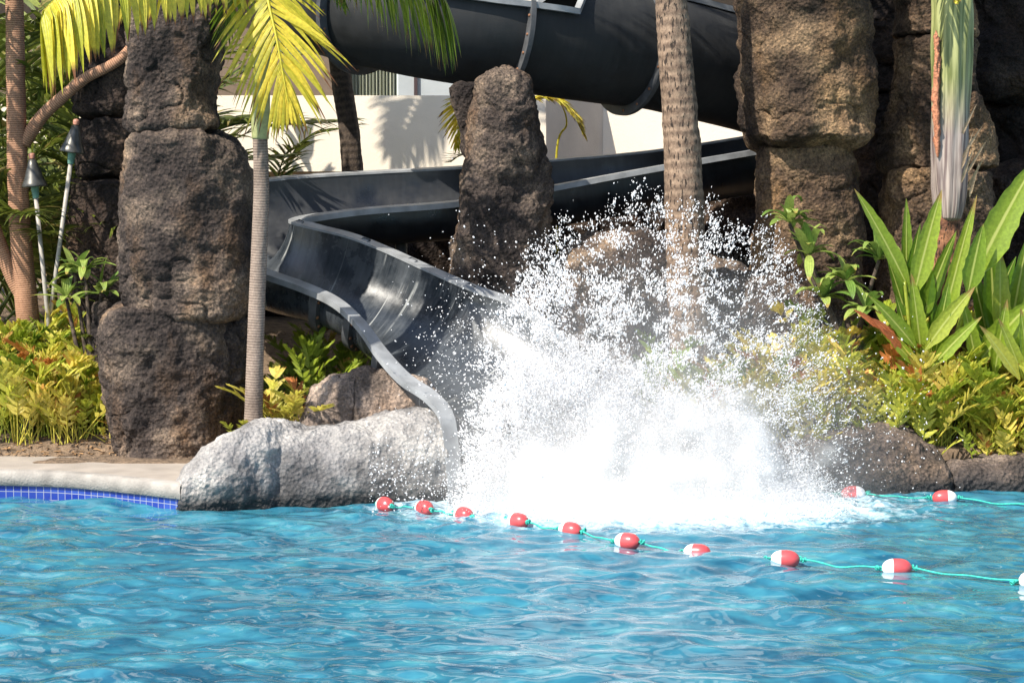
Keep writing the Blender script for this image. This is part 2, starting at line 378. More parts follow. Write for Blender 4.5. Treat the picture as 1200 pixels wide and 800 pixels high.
# water surface: real waves
ysw = []; y = 1.0
while y > -12.5: ysw.append(y); y -= .0165 + .006 * max(0, (y + 4)) / 5
ysw = np.array([1.5] + ysw)
ncol = 760
u = np.linspace(-.39, .39, ncol)
X = u[None, :] * (ysw[:, None] - CY); Y = ysw[:, None] + 0 * X
Z = np.zeros_like(X); wr = np.random.default_rng(12)
for k in range(90):
    lam = .15 * (9 ** wr.random()); a = wr.normal(R(78), R(38)); kx, ky = math.cos(a) * 6.283 / lam, math.sin(a) * 6.283 / lam
    amp = .0036 * lam ** 1.0; ph = wr.random() * 6.283
    wob = .8 * fbm(np.stack([X * .5 + k, Y * .5, 0 * X], -1), 2)
    Z += amp * (np.sin(kx * X + ky * Y + ph + 2.2 * wob))
Z *= (1.0 + .45 * fbm(np.stack([X * .7, Y * .7, 0 * X + 5], -1), 2))
SPX, SPY = 1.3, -.15
dd = np.sqrt(((X - SPX) / 1.9)**2 + ((Y - SPY) / 1.1)**2)
chop = np.exp(-np.clip(dd - .6, 0, 9)**2 * 1.6)
Z += chop * (.035 * fbm(np.stack([X * 7, Y * 7, 0 * X], -1), 4) + .05 * np.clip(1 - dd, 0, 1))
ring = np.sin((dd - 1) * 15) * np.exp(-np.clip(dd - .9, 0, 9) * 1.3) * .010; Z += ring
foam = np.clip(1.7 - dd, 0, 1) * .85
# far sheet joins the fine grid so the pool reaches beyond the frame
m, t, n, l, p = M('pool_water')
geo = n.new('ShaderNodeNewGeometry'); mpw = n.new('ShaderNodeMapping'); mpw.inputs['Scale'].default_value = (1.0, 1.5, 1); l.new(geo.outputs['Position'], mpw.inputs[0])
wa = tex(n, l, 'Noise', 1.5, 3, mpw.outputs[0], Distortion=1.0); wb = tex(n, l, 'Noise', 3.0, 4, mpw.outputs[0], Distortion=1.6)
s = mth(n, l, 'ADD', mth(n, l, 'MULTIPLY', wa.outputs[0], .6), mth(n, l, 'MULTIPLY', wb.outputs[0], .4))
c = ramp(n, l, s, [(.38, (.014, .085, .145)), (.5, (.028, .150, .222)), (.62, (.045, .21, .275)), (.68, (.08, .29, .33))]).outputs[0]  # lighter turquoise noise patches stand in for caustics, painted into the base colour
at = n.new('ShaderNodeAttribute'); at.attribute_name = 'col'; sx = n.new('ShaderNodeSeparateXYZ'); l.new(at.outputs['Vector'], sx.inputs[0])
fn = tex(n, l, 'Noise', 9, 7, geo.outputs['Position'], Roughness=.7, Distortion=.6)
ff = mth(n, l, 'ADD', sx.outputs[0], mth(n, l, 'MULTIPLY', mth(n, l, 'SUBTRACT', fn.outputs[0], .5), 1.6))
ff = ramp(n, l, ff, [(.25, (0,) * 3), (.95, (1,) * 3)]).outputs[0]
c = mixc(n, l, ff, c, (.72, .84, .88)); l.new(c, p.inputs['Base Color'])
l.new(mth(n, l, 'ADD', .03, mth(n, l, 'MULTIPLY', ff, .5)), p.inputs['Roughness']); p.inputs['IOR'].default_value = 1.34
fb = tex(n, l, 'Noise', 16, 3, mpw.outputs[0]); l.new(bump(n, l, fb.outputs[0], .0015, .25), p.inputs['Normal'])
WATER = m
Wv = np.stack([X, Y, Z], -1).reshape(-1, 3); Wc = np.stack([foam, 0 * foam, 0 * foam], -1).reshape(-1, 3)
# outer apron, stitched as a separate ring below the same object
ap = []
for (x0, x1, y0, y1) in ((-90, -10, -60, -12.46), (-10, 10, -60, -12.46), (10, 90, -60, -12.46)):
    pass
av = np.array([[-90, -60, -.02], [90, -60, -.02], [90, 1.0, -.02], [-90, 1.0, -.02]], float)
V, F, C = merge([(Wv, gridF(len(ysw), ncol), Wc), (av, np.array([[0, 1, 2, 3]]))])
V[-4:, 2] = -.035
water = nm('water', V, F, WATER, col=C, origin=(0, 0, 0)); tag(water, kind='structure')

# ---------------------------------------------------------------- rocks
def rocksurf(C, rx, ry, up, A, B, seed, expo=2.5, amp=.07, nc=150, crack=.035, fine=1.0, e0=.12, e1=.12, pore=1, ridge=.035):
    """swept rock: C(n,3) centres, rx/ry(n) half sizes along A/B"""
    n = len(C); L = np.concatenate([[0], np.cumsum(np.linalg.norm(np.diff(C, axis=0), axis=1))]); T = L[-1]
    t0 = np.clip(L / e0, 0, 1); t1 = np.clip((T - L) / e1, 0, 1)
    k = ((1 - (1 - t0)**2.4)**(1 / 2.4)) * ((1 - (1 - t1)**2.4)**(1 / 2.4))
    th = np.arange(nc) / nc * 2 * np.pi; c, s = np.cos(th), np.sin(th)
    ex = 2 / expo; cx = np.sign(c) * abs(c)**ex; sx_ = np.sign(s) * abs(s)**ex
    P = C[:, None] + (k * rx)[:, None, None] * cx[None, :, None] * A + (k * ry)[:, None, None] * sx_[None, :, None] * B
    du = np.roll(P, -1, 1) - np.roll(P, 1, 1); dv = np.gradient(P, axis=0)
    N = np.cross(du, dv); out = P - C[:, None]; out[np.linalg.norm(out, axis=2) < 1e-6] = 1e-3
    N = unit(N); N *= np.sign((N * out).sum(-1, keepdims=True) + 1e-9)
    N[:3] = -unit(np.gradient(C, axis=0))[:3, None]; N[-3:] = unit(np.gradient(C, axis=0))[-3:, None]
    Q = P + seed * 7.13
    d = amp * fbm(Q * 1.5, 3) + amp * .42 * fbm(Q * 5, 3) + fine * .012 * fbm(Q * 18, 3)
    d += ridge * (.35 - abs(vnoise(Q * 2.1 + 5) + .5 * vnoise(Q * 4.6 + 2))) + ridge * .4 * (.35 - abs(vnoise(Q * 7 + 25)))
    nn = vnoise(Q * 1.1 + 40) + .25 * vnoise(Q * 5); d -= crack * np.exp(-(nn / .022)**2)
    pit = vnoise(Q * 13 + 9); d -= pore * .022 * np.clip(pit - .42, 0, 1) / .5
    P = P + N * d[..., None]
    V = P.reshape(-1, 3); V = np.vstack([V, P[0].mean(0), P[-1].mean(0)]); m = n * nc
    kk = np.arange(nc); k2 = (kk + 1) % nc
    return V, [gridF(n, nc, True), np.concatenate([np.stack([k2, kk, 0 * kk + m], 1), np.stack([kk + (n - 1) * nc, k2 + (n - 1) * nc, 0 * kk + m + 1], 1)])]
def endspace(n):      # rows crowd toward the ends so the rounding is smooth
    t = np.linspace(0, 1, n); return .65 * t + .35 * (.5 - .5 * np.cos(np.pi * t))
def vrock(prof, Yc, ry, seed, nr=150, **k):
    """prof [(py, xl, xr)] top to bottom"""
    pr = np.array(prof, float); ty = pr[0, 0] + (pr[-1, 0] - pr[0, 0]) * endspace(nr)
    xl = np.interp(ty, pr[:, 0], pr[:, 1]); xr = np.interp(ty, pr[:, 0], pr[:, 2])
    ker = np.ones(9) / 9
    sm = lambda a: np.convolve(np.pad(a, 4, 'edge'), ker, 'valid')
    xl, xr = sm(xl), sm(xr)
    C = np.array([W((a + b) / 2, q, Yc) for a, b, q in zip(xl, xr, ty)]); C[:, 1] = Yc
    rx = (xr - xl) / 2 / FPX * (Yc - CY)
    return rocksurf(C, rx, np.full(nr, ry) if np.isscalar(ry) else np.interp(ty, pr[:, 0], ry), None, np.array([1., 0, 0]), np.array([0, 1., 0]), seed, **k)
def hrock(prof, Yc, ry, seed, nr=190, **k):
    """prof [(px, ytop, ybot)] left to right"""
    pr = np.array(prof, float); tx = pr[0, 0] + (pr[-1, 0] - pr[0, 0]) * endspace(nr)
    yt = np.interp(tx, pr[:, 0], pr[:, 1]); yb = np.interp(tx, pr[:, 0], pr[:, 2])
    Ycs = np.full(nr, Yc) if np.isscalar(Yc) else np.interp(tx, pr[:, 0], Yc)
    C = np.array([W(q, (a + b) / 2, yy) for a, b, q, yy in zip(yt, yb, tx, Ycs)])
    rz = (yb - yt) / 2 / FPX * (Ycs - CY)
    return rocksurf(C, np.full(nr, ry) if np.isscalar(ry) else np.interp(tx, pr[:, 0], ry), rz, None, np.array([0, 1., 0]), np.array([0, 0, 1.]), seed, **k)

def column(label, Yc, blocks, mat, name='rock_column', group=None):
    lo = W((blocks[-1][0][-1][1] + blocks[-1][0][-1][2]) / 2, blocks[-1][0][-1][0], Yc)
    t = thing(name, label, 'rock', lo, group)
    for i, b in enumerate(blocks):
        prof, ry, seed = b[0], b[1], b[2]; kw = b[3] if len(b) > 3 else {}
        V, F = vrock(prof, Yc + kw.pop('dy', 0), ry, seed, **kw); nm('boulder', V, F, kw.get('mat', mat) if False else mat, t)
    return t
# tall front-left stack
column('tall stack of three dark lava blocks between the tiki torches and the slim palm', 1.6, [
    ([(-170, 165, 262), (-60, 152, 270), (0, 150, 268), (60, 150, 262), (120, 148, 252), (158, 150, 262)], .50, 1, dict(amp=.05)),
    ([(148, 160, 262), (175, 148, 285), (220, 143, 298), (290, 139, 300), (340, 142, 296), (374, 152, 285)], .60, 2, dict(amp=.06, e0=.16, e1=.1)),
    ([(350, 128, 262), (380, 118, 268), (430, 118, 272), (480, 124, 270), (530, 134, 262), (556, 138, 258)], .60, 3, dict(amp=.06, e0=.1)),
    ([(366, 252, 292), (400, 250, 296), (450, 245, 290), (500, 235, 280), (548, 225, 268)], .38, 4, dict(amp=.05, dy=.12, nr=100)),
], LAVA)
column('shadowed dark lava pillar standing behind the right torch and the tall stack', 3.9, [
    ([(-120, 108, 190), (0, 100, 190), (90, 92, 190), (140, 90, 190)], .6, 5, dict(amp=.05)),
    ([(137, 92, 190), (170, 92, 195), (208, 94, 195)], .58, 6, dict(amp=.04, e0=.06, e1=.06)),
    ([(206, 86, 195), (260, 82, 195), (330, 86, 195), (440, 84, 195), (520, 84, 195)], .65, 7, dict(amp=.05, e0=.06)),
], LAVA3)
column('narrow brown pinnacle rock rising between the slide runs', 2.75, [
    ([(86, 566, 616), (100, 560, 624), (135, 556, 628), (160, 552, 633), (220, 544, 642), (270, 535, 644), (310, 528, 642), (345, 526, 645), (420, 520, 650)], .42, 8, dict(amp=.075, crack=.02, e0=.12, ridge=.06)),
    ([(92, 528, 570), (115, 524, 570), (150, 534, 570), (190, 546, 572)], .24, 9, dict(amp=.04, dy=.45, nr=70, crack=0)),
], LAVA, 'rock_pinnacle')
column('broad sunlit tan lava column right of the coconut trunk', 3.0, [
    ([(-160, 880, 1000), (-60, 868, 1012), (0, 864, 1016), (60, 868, 1018), (120, 870, 1022), (174, 878, 1014)], .78, 10, dict(amp=.08, e0=.2, e1=.16)),
    ([(166, 892, 998), (200, 886, 1008), (260, 884, 1012), (330, 880, 1008), (430, 872, 1010), (500, 870, 1015)], .47, 11, dict(amp=.06, e0=.08)),
], LAVA2)
column('brown lava column directly behind the pale palm crownshaft', 3.4, [
    ([(-130, 1040, 1150), (-50, 1046, 1150), (0, 1046, 1140), (46, 1048, 1140)], .5, 12, dict(amp=.05, e1=.07)),
    ([(44, 1050, 1140), (90, 1046, 1142), (150, 1036, 1165), (200, 1034, 1168)], .55, 13, dict(amp=.06, e0=.07, e1=.06)),
    ([(198, 1034, 1160), (260, 1030, 1160), (330, 1026, 1160), (440, 1020, 1160)], .58, 14, dict(amp=.06, e0=.05)),
], LAVA2)
def rk(name, label, V, F, mat, cat='rock', group=None): return tag(nm(name, V, F, mat), label, cat, group)
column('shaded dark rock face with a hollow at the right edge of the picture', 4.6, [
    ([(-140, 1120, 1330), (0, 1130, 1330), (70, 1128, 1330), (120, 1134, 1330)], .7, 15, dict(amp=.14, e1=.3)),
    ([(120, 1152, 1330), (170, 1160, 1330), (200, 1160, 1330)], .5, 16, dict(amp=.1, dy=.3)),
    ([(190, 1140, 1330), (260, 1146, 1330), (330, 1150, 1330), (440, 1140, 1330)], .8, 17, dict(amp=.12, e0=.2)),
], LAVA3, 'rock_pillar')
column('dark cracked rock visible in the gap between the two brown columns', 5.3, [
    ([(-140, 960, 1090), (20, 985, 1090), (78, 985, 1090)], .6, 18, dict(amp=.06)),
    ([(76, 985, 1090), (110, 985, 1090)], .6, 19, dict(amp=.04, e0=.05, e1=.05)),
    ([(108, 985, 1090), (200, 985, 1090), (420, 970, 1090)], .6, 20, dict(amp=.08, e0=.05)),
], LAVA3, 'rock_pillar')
V, F = hrock([(250, 235, 420), (350, 228, 420), (480, 232, 420), (600, 222, 420), (720, 215, 420), (850, 205, 420), (960, 190, 420), (1030, 200, 420)], 7.4, .7, 29, amp=.16, e0=.3, e1=.3)  # rock mass added so the shaded gap under the slide reads dark
rk('shade_bank', 'long dark rock bank added for the shade under the slide', V, F, LAVA3)
V, F = hrock([(640, 300, 460), (690, 285, 460), (730, 272, 460), (790, 272, 460), (850, 300, 460), (905, 330, 460), (925, 380, 460)], 3.1, .55, 21, amp=.1, e0=.3, e1=.3, expo=2.2)
rk('shore_boulder', 'large brown rock half veiled by the spray behind the splash', V, F, LAVA)
V, F = hrock([(800, 330, 470), (850, 310, 470), (905, 318, 470), (950, 345, 470), (965, 400, 470)], 2.5, .4, 31, amp=.08, e0=.3, e1=.3, expo=2.2)
rk('shore_boulder', 'reddish rock below the spray in front of the broad tan column', V, F, LAVA)
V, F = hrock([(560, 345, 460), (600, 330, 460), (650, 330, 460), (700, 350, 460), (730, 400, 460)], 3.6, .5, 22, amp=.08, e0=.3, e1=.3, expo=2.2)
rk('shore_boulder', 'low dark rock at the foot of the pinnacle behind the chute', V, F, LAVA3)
V, F = vrock([(348, 110, 140), (375, 100, 150), (430, 100, 150), (470, 100, 150)], 2.4, .3, 23, amp=.05, nr=80, nc=90)
rk('small_boulder', 'small rounded dark rock beside the foot of the tall stack', V, F, LAVA)
# big pale front boulder, brown one behind it, shore rocks on the right
V, F = hrock([(206, 562, 606), (220, 541, 618), (250, 517, 630), (285, 497, 636), (318, 487, 640), (335, 489, 640), (360, 497, 640), (400, 492, 640), (450, 480, 636), (500, 474, 632), (526, 476, 628), (533, 482, 624)],
             [-.30, -.22, -.12, .04, .16, .28, .3, .35, .4, .45, .48, .5], [.36, .42, .50, .54, .55, .55, .55, .55, .55, .55, .5, .45], 24, nr=300, nc=230, amp=.04, e0=.2, e1=.06, expo=2.3, crack=.008, pore=.2, fine=.7, ridge=.045)
rk('pale_boulder', 'big pale grey boulder at the pool edge under the chute lip', V, F, GREYROCK)
V, F = hrock([(352, 470, 530), (365, 450, 530), (390, 440, 530), (430, 430, 530), (470, 432, 530), (500, 445, 530), (524, 468, 530)], 1.05, .4, 25, nr=170, amp=.05, e0=.15, e1=.15, expo=2.2, pore=.4)
rk('brown_boulder', 'brown boulder wedged between the chute rim and the big pale boulder', V, F, BROWNROCK)
V, F = hrock([(880, 530, 610), (930, 512, 620), (975, 503, 622), (1030, 500, 622), (1065, 502, 620), (1090, 520, 616), (1112, 540, 606)], .95, .48, 26, nr=220, nc=170, amp=.05, e0=.2, e1=.15, expo=2.3, pore=.5)
rk('shore_boulder', 'rounded brown wet rock at the waterline right of the splash', V, F, SHOREROCK)
V, F = hrock([(1098, 540, 606), (1115, 535, 606), (1150, 534, 606), (1200, 528, 606), (1280, 530, 606), (1340, 540, 600)], 1.0, .45, 27, nr=200, nc=150, amp=.03, e0=.1, e1=.2, expo=2.8, pore=.5)
rk('shore_boulder', 'long low brown rock edging the pool at the far right', V, F, SHOREROCK)

# ---------------------------------------------------------------- slide
def frames(st, n, depth, ns=30, pw=.85, tilt=0.0):
    O = catmull([W(*a) for a in st[0]], n); I = catmull([W(*a) for a in st[1]], n)
    d = np.interp(np.linspace(0, 1, n), np.linspace(0, 1, len(depth)), depth)
    th = np.linspace(0, np.pi, ns); Mid = (O + I) / 2; H = (I - O) / 2
    return O, I, d, th, Mid, H
def chute(st, n, depth, ns=34, thick=.03):
    O, I, d, th, Mid, H = frames(st, n, depth, ns)
    sn = np.sin(th)**.8; cs = -np.cos(th)
    L = np.concatenate([[0], np.cumsum(np.linalg.norm(np.diff(Mid, axis=0), axis=1))])
    T = unit(np.gradient(Mid, axis=0)); down = unit(np.array([0, 0, -1.0]) + T * T[:, 2:3])[:, None]
    P = Mid[:, None] + cs[None, :, None] * H[:, None] + (d[:, None] * sn[None])[..., None] * down
    Hn = unit(H)
    Q = P + thick * (cs[None, :, None] * Hn[:, None] + sn[None, :, None] * down)
    C = np.stack([np.repeat(L[:, None], ns, 1), np.repeat(th[None] * .32, n, 0), 0 * P[..., 0]], -1)
    return O, I, P, Q, C, L
def build_chute(t, st, n, depth, mat_in, flw, rings, thick=.03, flt=.045, ringw=.05, ringh=.07, nbolt=11, flsides=(1, 1)):
    O, I, P, Q, C, L = chute(st, n, depth, thick=thick); ns = P.shape[1]
    nmm('trough', [(P.reshape(-1, 3), gridF(n, ns), C.reshape(-1, 3)), (Q.reshape(-1, 3), gridF(n, ns)[:, ::-1], C.reshape(-1, 3))], mat_in, t)
    tr_ = t.children[-1] if False else [o for o in t.children if o.name.startswith('trough')][-1]; tr_.data.materials.append(SLIDE_SHADE)
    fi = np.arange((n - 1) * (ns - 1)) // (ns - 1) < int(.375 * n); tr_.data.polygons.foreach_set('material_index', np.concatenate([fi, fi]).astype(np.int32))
    Hn = unit(I - O); Hn[:, 2] *= .3; Hn = unit(Hn)
    for s, (E, sg) in enumerate(((O, -1), (I, 1))):
        if not flsides[s]: continue
        a = E - sg * Hn * .012; b = E + sg * Hn * flw; up = np.array([0, 0, 1.0])
        rows = [a + up * .012, b + up * .012, b - up * flt, b - sg * Hn * .02 - up * flt, b - sg * Hn * .02 - up * .012, a - up * .012]
        V = np.stack(rows, 1).reshape(-1, 3); nm('flange', V, gridF(n, 6, True), FLANGE, t, smooth=False)
    for k in rings:
        i = int(k * (n - 1)); i = max(1, min(n - 2, i)); T = unit(L[i + 1] * 0 + (P[i + 1, ns // 2] - P[i - 1, ns // 2]))
        cen = (O[i] + I[i]) / 2; base = Q[i]; outd = unit(base - cen)
        outd = unit(outd - (outd @ T)[:, None] * T)
        rows = [base - T * ringw, base - T * ringw + outd * ringh, base + T * ringw + outd * ringh, base + T * ringw]
        V = np.stack(rows, 1).reshape(-1, 3)
        rg = nm('joint_ring', V, gridF(ns, 4), JOINT, t, smooth=False)
        for j in range(nbolt):
            q = int((j + .5) / nbolt * (ns - 1)); c = base[q] + outd[q] * ringh * .55
            s = -1 if T[1] > 0 else 1; bo = lathe(c + s * T * ringw, [(0, .017), (s * .008, .017), (s * .012, .011), (s * .013, .0001)], 8, T)
            if outd[q][1] < .25: nm('bolt', bo[0], bo[1], BOLT, rg)
    return P, Q
lower = [
 [(925, 150, 5.6), (890, 158, 5.4), (760, 178, 5.0), (640, 189, 4.8), (540, 197, 4.6), (430, 203, 4.5), (330, 210, 4.35), (262, 222, 4.1), (222, 255, 3.5), (250, 292, 2.95), (318, 318, 2.4), (360, 333, 2.1), (398, 351, 1.75), (428, 378, 1.35), (452, 410, .95), (480, 440, .65), (512, 462, .4), (531, 488, .2), (538, 540, .05), (543, 600, -.1)],
 [(925, 168, 4.6), (890, 175, 4.4), (760, 197, 4.05), (640, 219, 3.85), (540, 235, 3.7), (430, 244, 3.6), (365, 252, 3.5), (345, 256, 3.42), (339, 259, 3.32), (344, 262, 3.2), (368, 268, 3.05), (408, 278, 2.85), (452, 295, 2.6), (500, 317, 2.3), (550, 339, 1.95), (600, 358, 1.65), (646, 394, 1.35), (682, 436, 1.1), (702, 500, .95), (712, 600, .8)]]
t = thing('water_slide', 'dark open water slide chute bending down into the pool splash', 'water slide', (XW(500, 2), 2.0, .3))
depth = [.55] * 7 + [.6, .62, .62, .6, .56, .54, .52, .5, .48, .46, .44, .42, .4]
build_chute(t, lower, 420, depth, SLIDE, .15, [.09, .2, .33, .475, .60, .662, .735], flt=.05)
# support posts under the slide
for (px, Y, py) in ((470, 4.1, 250),):
    a = W(px, py, Y); b = a.copy(); b[2] = float(terr(a[0], a[1])) - .1
    nm('support_post', *tube([b, .5 * (a + b), a], .07, 14)[:2], JOINT, t)
t2 = thing('water_slide', 'big black water slide trough crossing high behind the coconut trunk', 'water slide', (XW(700, 4.8), 4.8, 3.8))
def round_trough(t, pts, r, n=320, ns=56, rings=()):
    Cc = catmull([W(*p_[:3]) for p_ in pts], n); pxs = np.interp(np.linspace(0, 1, n), np.linspace(0, 1, len(pts)), [p_[0] for p_ in pts])
    T = unit(np.gradient(Cc, axis=0)); S_ = unit(np.cross(T, np.array([0, 0, 1.0]))); S_ *= np.sign(-S_[:, 1:2]); U = np.cross(S_, T); U *= np.sign(U[:, 2:3])
    op = np.radians(np.interp(pxs, [640, 668], [18, 60]))       # how far each rim rises past the centre
    fr = np.linspace(0, 1, ns); th = -op[:, None] * 0 + (op[:, None] - (np.pi + 2 * op[:, None]) * fr[None])   # from near rim under to far rim
    D = np.cos(th)[..., None] * S_[:, None] + np.sin(th)[..., None] * U[:, None]
    P = Cc[:, None] + (r - .03) * D; Q = Cc[:, None] + r * D
    L = np.concatenate([[0], np.cumsum(np.linalg.norm(np.diff(Cc, axis=0), axis=1))]); C = np.stack([L[:, None] + 0 * th, th * .5, 0 * th], -1).reshape(-1, 3)
    nmm('trough', [(P.reshape(-1, 3), gridF(n, ns), C), (Q.reshape(-1, 3), gridF(n, ns)[:, ::-1], C)], TUBEM, t)
    for e, sg in ((0, 1), (-1, -1)):
        E = Q[:, e]; H = S_ * sg; up = np.array([0, 0, 1.0])
        rows = [E - H * .05 + up * .02, E + H * .10 + up * .02, E + H * .10 - up * .045, E - H * .05 - up * .045]
        nm('flange', np.stack(rows, 1).reshape(-1, 3), gridF(n, 4, True), FLANGE, t, smooth=False)
    for px in rings:
        i = int(np.argmin(abs(pxs - px))); Ti = T[i]; w, h = .028, .11
        b0 = Cc[i] + D[i] * r; rows = [b0 - Ti * w, b0 - Ti * w + D[i] * h, b0 + Ti * w + D[i] * h, b0 + Ti * w]
        rg = nm('joint_ring', np.stack(rows, 1).reshape(-1, 3), gridF(ns, 4), JOINT, t, smooth=False)
        for q in range(3, ns - 3, 4):
            if D[i][q] @ S_[i] < 0: continue
            sg = -1 if Ti[1] > 0 else 1; c = b0[q] + D[i][q] * h * .5 + sg * Ti * w
            nm('bolt', *lathe(c, [(0, .016), (sg * .010, .016), (sg * .014, .010), (sg * .015, .0001)], 8, Ti), BOLT, rg)
round_trough(t2, [(905, 95, 6.0), (870, 84, 5.65), (800, 66, 5.15), (760, 57, 4.9), (700, 49, 4.55), (640, 40, 4.25), (600, 34, 4.05), (560, 28, 3.9), (500, 18, 3.8), (450, 8, 3.9), (405, -2, 4.3), (375, -10, 5.1), (365, -18, 6.2)], .70, rings=(735, 588, 432))
for (px, Y) in ((590, 4.2),):
    a = W(px, 98, Y); b = a.copy(); b[2] = .8
    nm('support_post', *tube([b, .5 * (a + b), a], .1, 16)[:2], TUBEM, t2)

# ---------------------------------------------------------------- building
bt = thing('hotel_building', 'cream hotel facade with balcony parapet and curtained windows behind the slide', 'building', (0, 12, 1.0))
def wallq(name, p0, p1, Y0, Y1, mat, th=.25, par=bt):
    """wall panel from pixel corner p0 (left,top) to p1 (right,bottom), front plane from Y0 to Y1"""
    a = W(p0[0], p0[1], Y0); b = W(p1[0], p0[1], Y1); lo = W(p0[0], p1[1], Y0)[2]; hi = a[2]
    d = unit(b - a); nrm = np.array([-d[1], d[0], 0]); nrm = nrm / np.linalg.norm(nrm)
    P = []
    for q in (a, b):
        for k in (0, 1):
            for z in (lo, hi): P.append([q[0] + nrm[0] * th * k, q[1] + nrm[1] * th * k, z])
    f = np.array([[0, 4, 5, 1], [2, 3, 7, 6], [1, 5, 7, 3], [0, 2, 6, 4], [0, 1, 3, 2], [4, 6, 7, 5]])
    return nm(name, np.array(P), f, mat, par, smooth=False)
wallq('parapet', (-900, 112), (640, 201), 11, 11, CREAM)
wallq('parapet', (640, 106), (707, 201), 10.99, 12.2, SHADEWALL)
wallq('parapet', (707, 100), (1900, 201), 12.2, 12.2, CREAM)
wallq('lower_wall', (-900, 201), (1900, 330), 11.6, 11.6, OCHRE)
wallq('wall', (-900, -60), (408, 118), 13.2, 13.2, BROWNW)
wallq('wall', (560, -60), (1900, 112), 13.2, 13.2, BROWNW)
wallq('ceiling_slab', (-900, -66), (1900, -40), 12.6, 12.6, CREAM, .7)
wallq('parapet', (-900, -260), (1900, -66), 12.4, 12.4, CREAM)
wallq('wall', (-900, -900), (1900, -262), 13.0, 13.0, CREAM)
wallq('pier', (596, -60), (640, 112), 12.6, 12.6, CREAM, .4)
# curtain with pleats
nx = 220; xx = np.linspace(XW(408, 13.4), XW(466, 13.4), nx); yy = 13.4 + .05 * np.sin(np.arange(nx) * .42) + .02 * np.sin(np.arange(nx) * 1.13)
z0, z1 = W(0, 118, 13.4)[2], W(0, -50, 13.4)[2]
cu = nm('window', np.concatenate([np.stack([xx, yy, 0 * xx + z], -1) for z in (z0, z1)]), gridF(2, nx), CURT, bt)
cu.name = 'curtain'
wd_ = wallq('window', (466, -50), (560, 118), 13.3, 13.3, GLASS, .05)
wallq('mullion', (484.5, -50), (488.5, 116), 13.25, 13.25, MULL, .04)

# ---------------------------------------------------------------- leaves
def strips(base, dirs, nrm, ln, wdt, droop, segs=6, prof=None, fold=.25, rnd=None, curl=0):
    """vectorised leaf strips -> V, F, C"""
    N = len(base); t = np.linspace(0, 1, segs + 1)
    if prof is None: pr = np.minimum(1, t * 5 + .35) * (1 - t**2.2) ; pr[-1] = 0.02
    else: pr = prof(t)
    ln = np.broadcast_to(ln, (N,)); wdt = np.broadcast_to(wdt, (N,)); droop = np.broadcast_to(droop, (N,))
    g = np.array([0, 0, -1.0]); P = np.zeros((N, segs + 1, 3)); P[:, 0] = base; D = np.zeros_like(P)
    for k in range(segs + 1):
        dk = unit(dirs + g * (droop * (t[k]**1.2))[:, None] + (nrm * curl * t[k] if curl else 0)); D[:, k] = dk
        if k: P[:, k] = P[:, k - 1] + dk * (ln / segs)[:, None]
    Wd = unit(np.cross(D, nrm[:, None])); Nn = unit(np.cross(Wd, D))
    hw = (wdt[:, None] * pr[None] / 2)[..., None]
    V = np.stack([P - Wd * hw + Nn * hw * fold, P, P + Wd * hw + Nn * hw * fold], 2)
    if rnd is None: rnd = rng.random(N)
    C = np.stack([np.broadcast_to(rnd[:, None, None], (N, segs + 1, 3)), np.broadcast_to(t[None, :, None], (N, segs + 1, 3)), np.broadcast_to(np.array([0, .5, 1.])[None, None], (N, segs + 1, 3))], -1)
    f = gridF(segs + 1, 3); F = (f[None] + (np.arange(N) * (segs + 1) * 3)[:, None, None]).reshape(-1, 4)
    return V.reshape(-1, 3), F, C.reshape(-1, 3)
def frond(pts, n, length, width, spread=(70, 25), droop=.6, rad=.018, segs=6, start=.12, side=None, up=(0, 0, 1), jit=.12, lprof=None, rlow=0, rhi=1, prof=None, vee=.25, fold=.25):
    R_ = catmull(pts, 60); T = unit(np.gradient(R_, axis=0)); up = np.array(up, float)
    sd = unit(np.cross(T, up)) if side is None else unit(np.array(side, float)[None] - (T @ np.array(side, float))[:, None] * T)
    nr = np.cross(sd, T)
    B, D, Nn, Ls, Rn = [], [], [], [], []
    for s in (-1, 1):
        k = np.linspace(start, 1, n) + rng.normal(0, .3 / n, n); k = np.clip(k, 0, 1); i = np.minimum((k * 59).astype(int), 59)
        ang = np.radians(np.interp(k, [start, 1], spread) + rng.normal(0, 60 * jit, n) * .5)
        d = np.cos(ang)[:, None] * T[i] + np.sin(ang)[:, None] * s * sd[i] + vee * nr[i] + rng.normal(0, jit, (n, 3)) * .5
        B.append(R_[i]); D.append(unit(d)); Nn.append(nr[i] + .4 * s * sd[i]); 
        kk = (k - start) / (1 - start); Ls.append(length * (lprof(kk) if lprof else (.55 + .45 * np.sin(np.pi * np.clip(kk * .9 + .1, 0, 1))) * (1 - .35 * kk**3)) * (1 + rng.normal(0, .07, n)))
        Rn.append(rlow + (rhi - rlow) * rng.random(n))
    st = strips(np.concatenate(B), np.concatenate(D), unit(np.concatenate(Nn)), np.concatenate(Ls), width, droop * (1 + rng.normal(0, .2, 2 * n)), segs, rnd=np.concatenate(Rn), prof=prof, fold=fold)
    tb = tube(R_, np.linspace(rad, rad * .25, 60), 6, cap=False); tb = (tb[0], tb[1], np.full((len(tb[0]), 3), .35))
    return [st, tb]

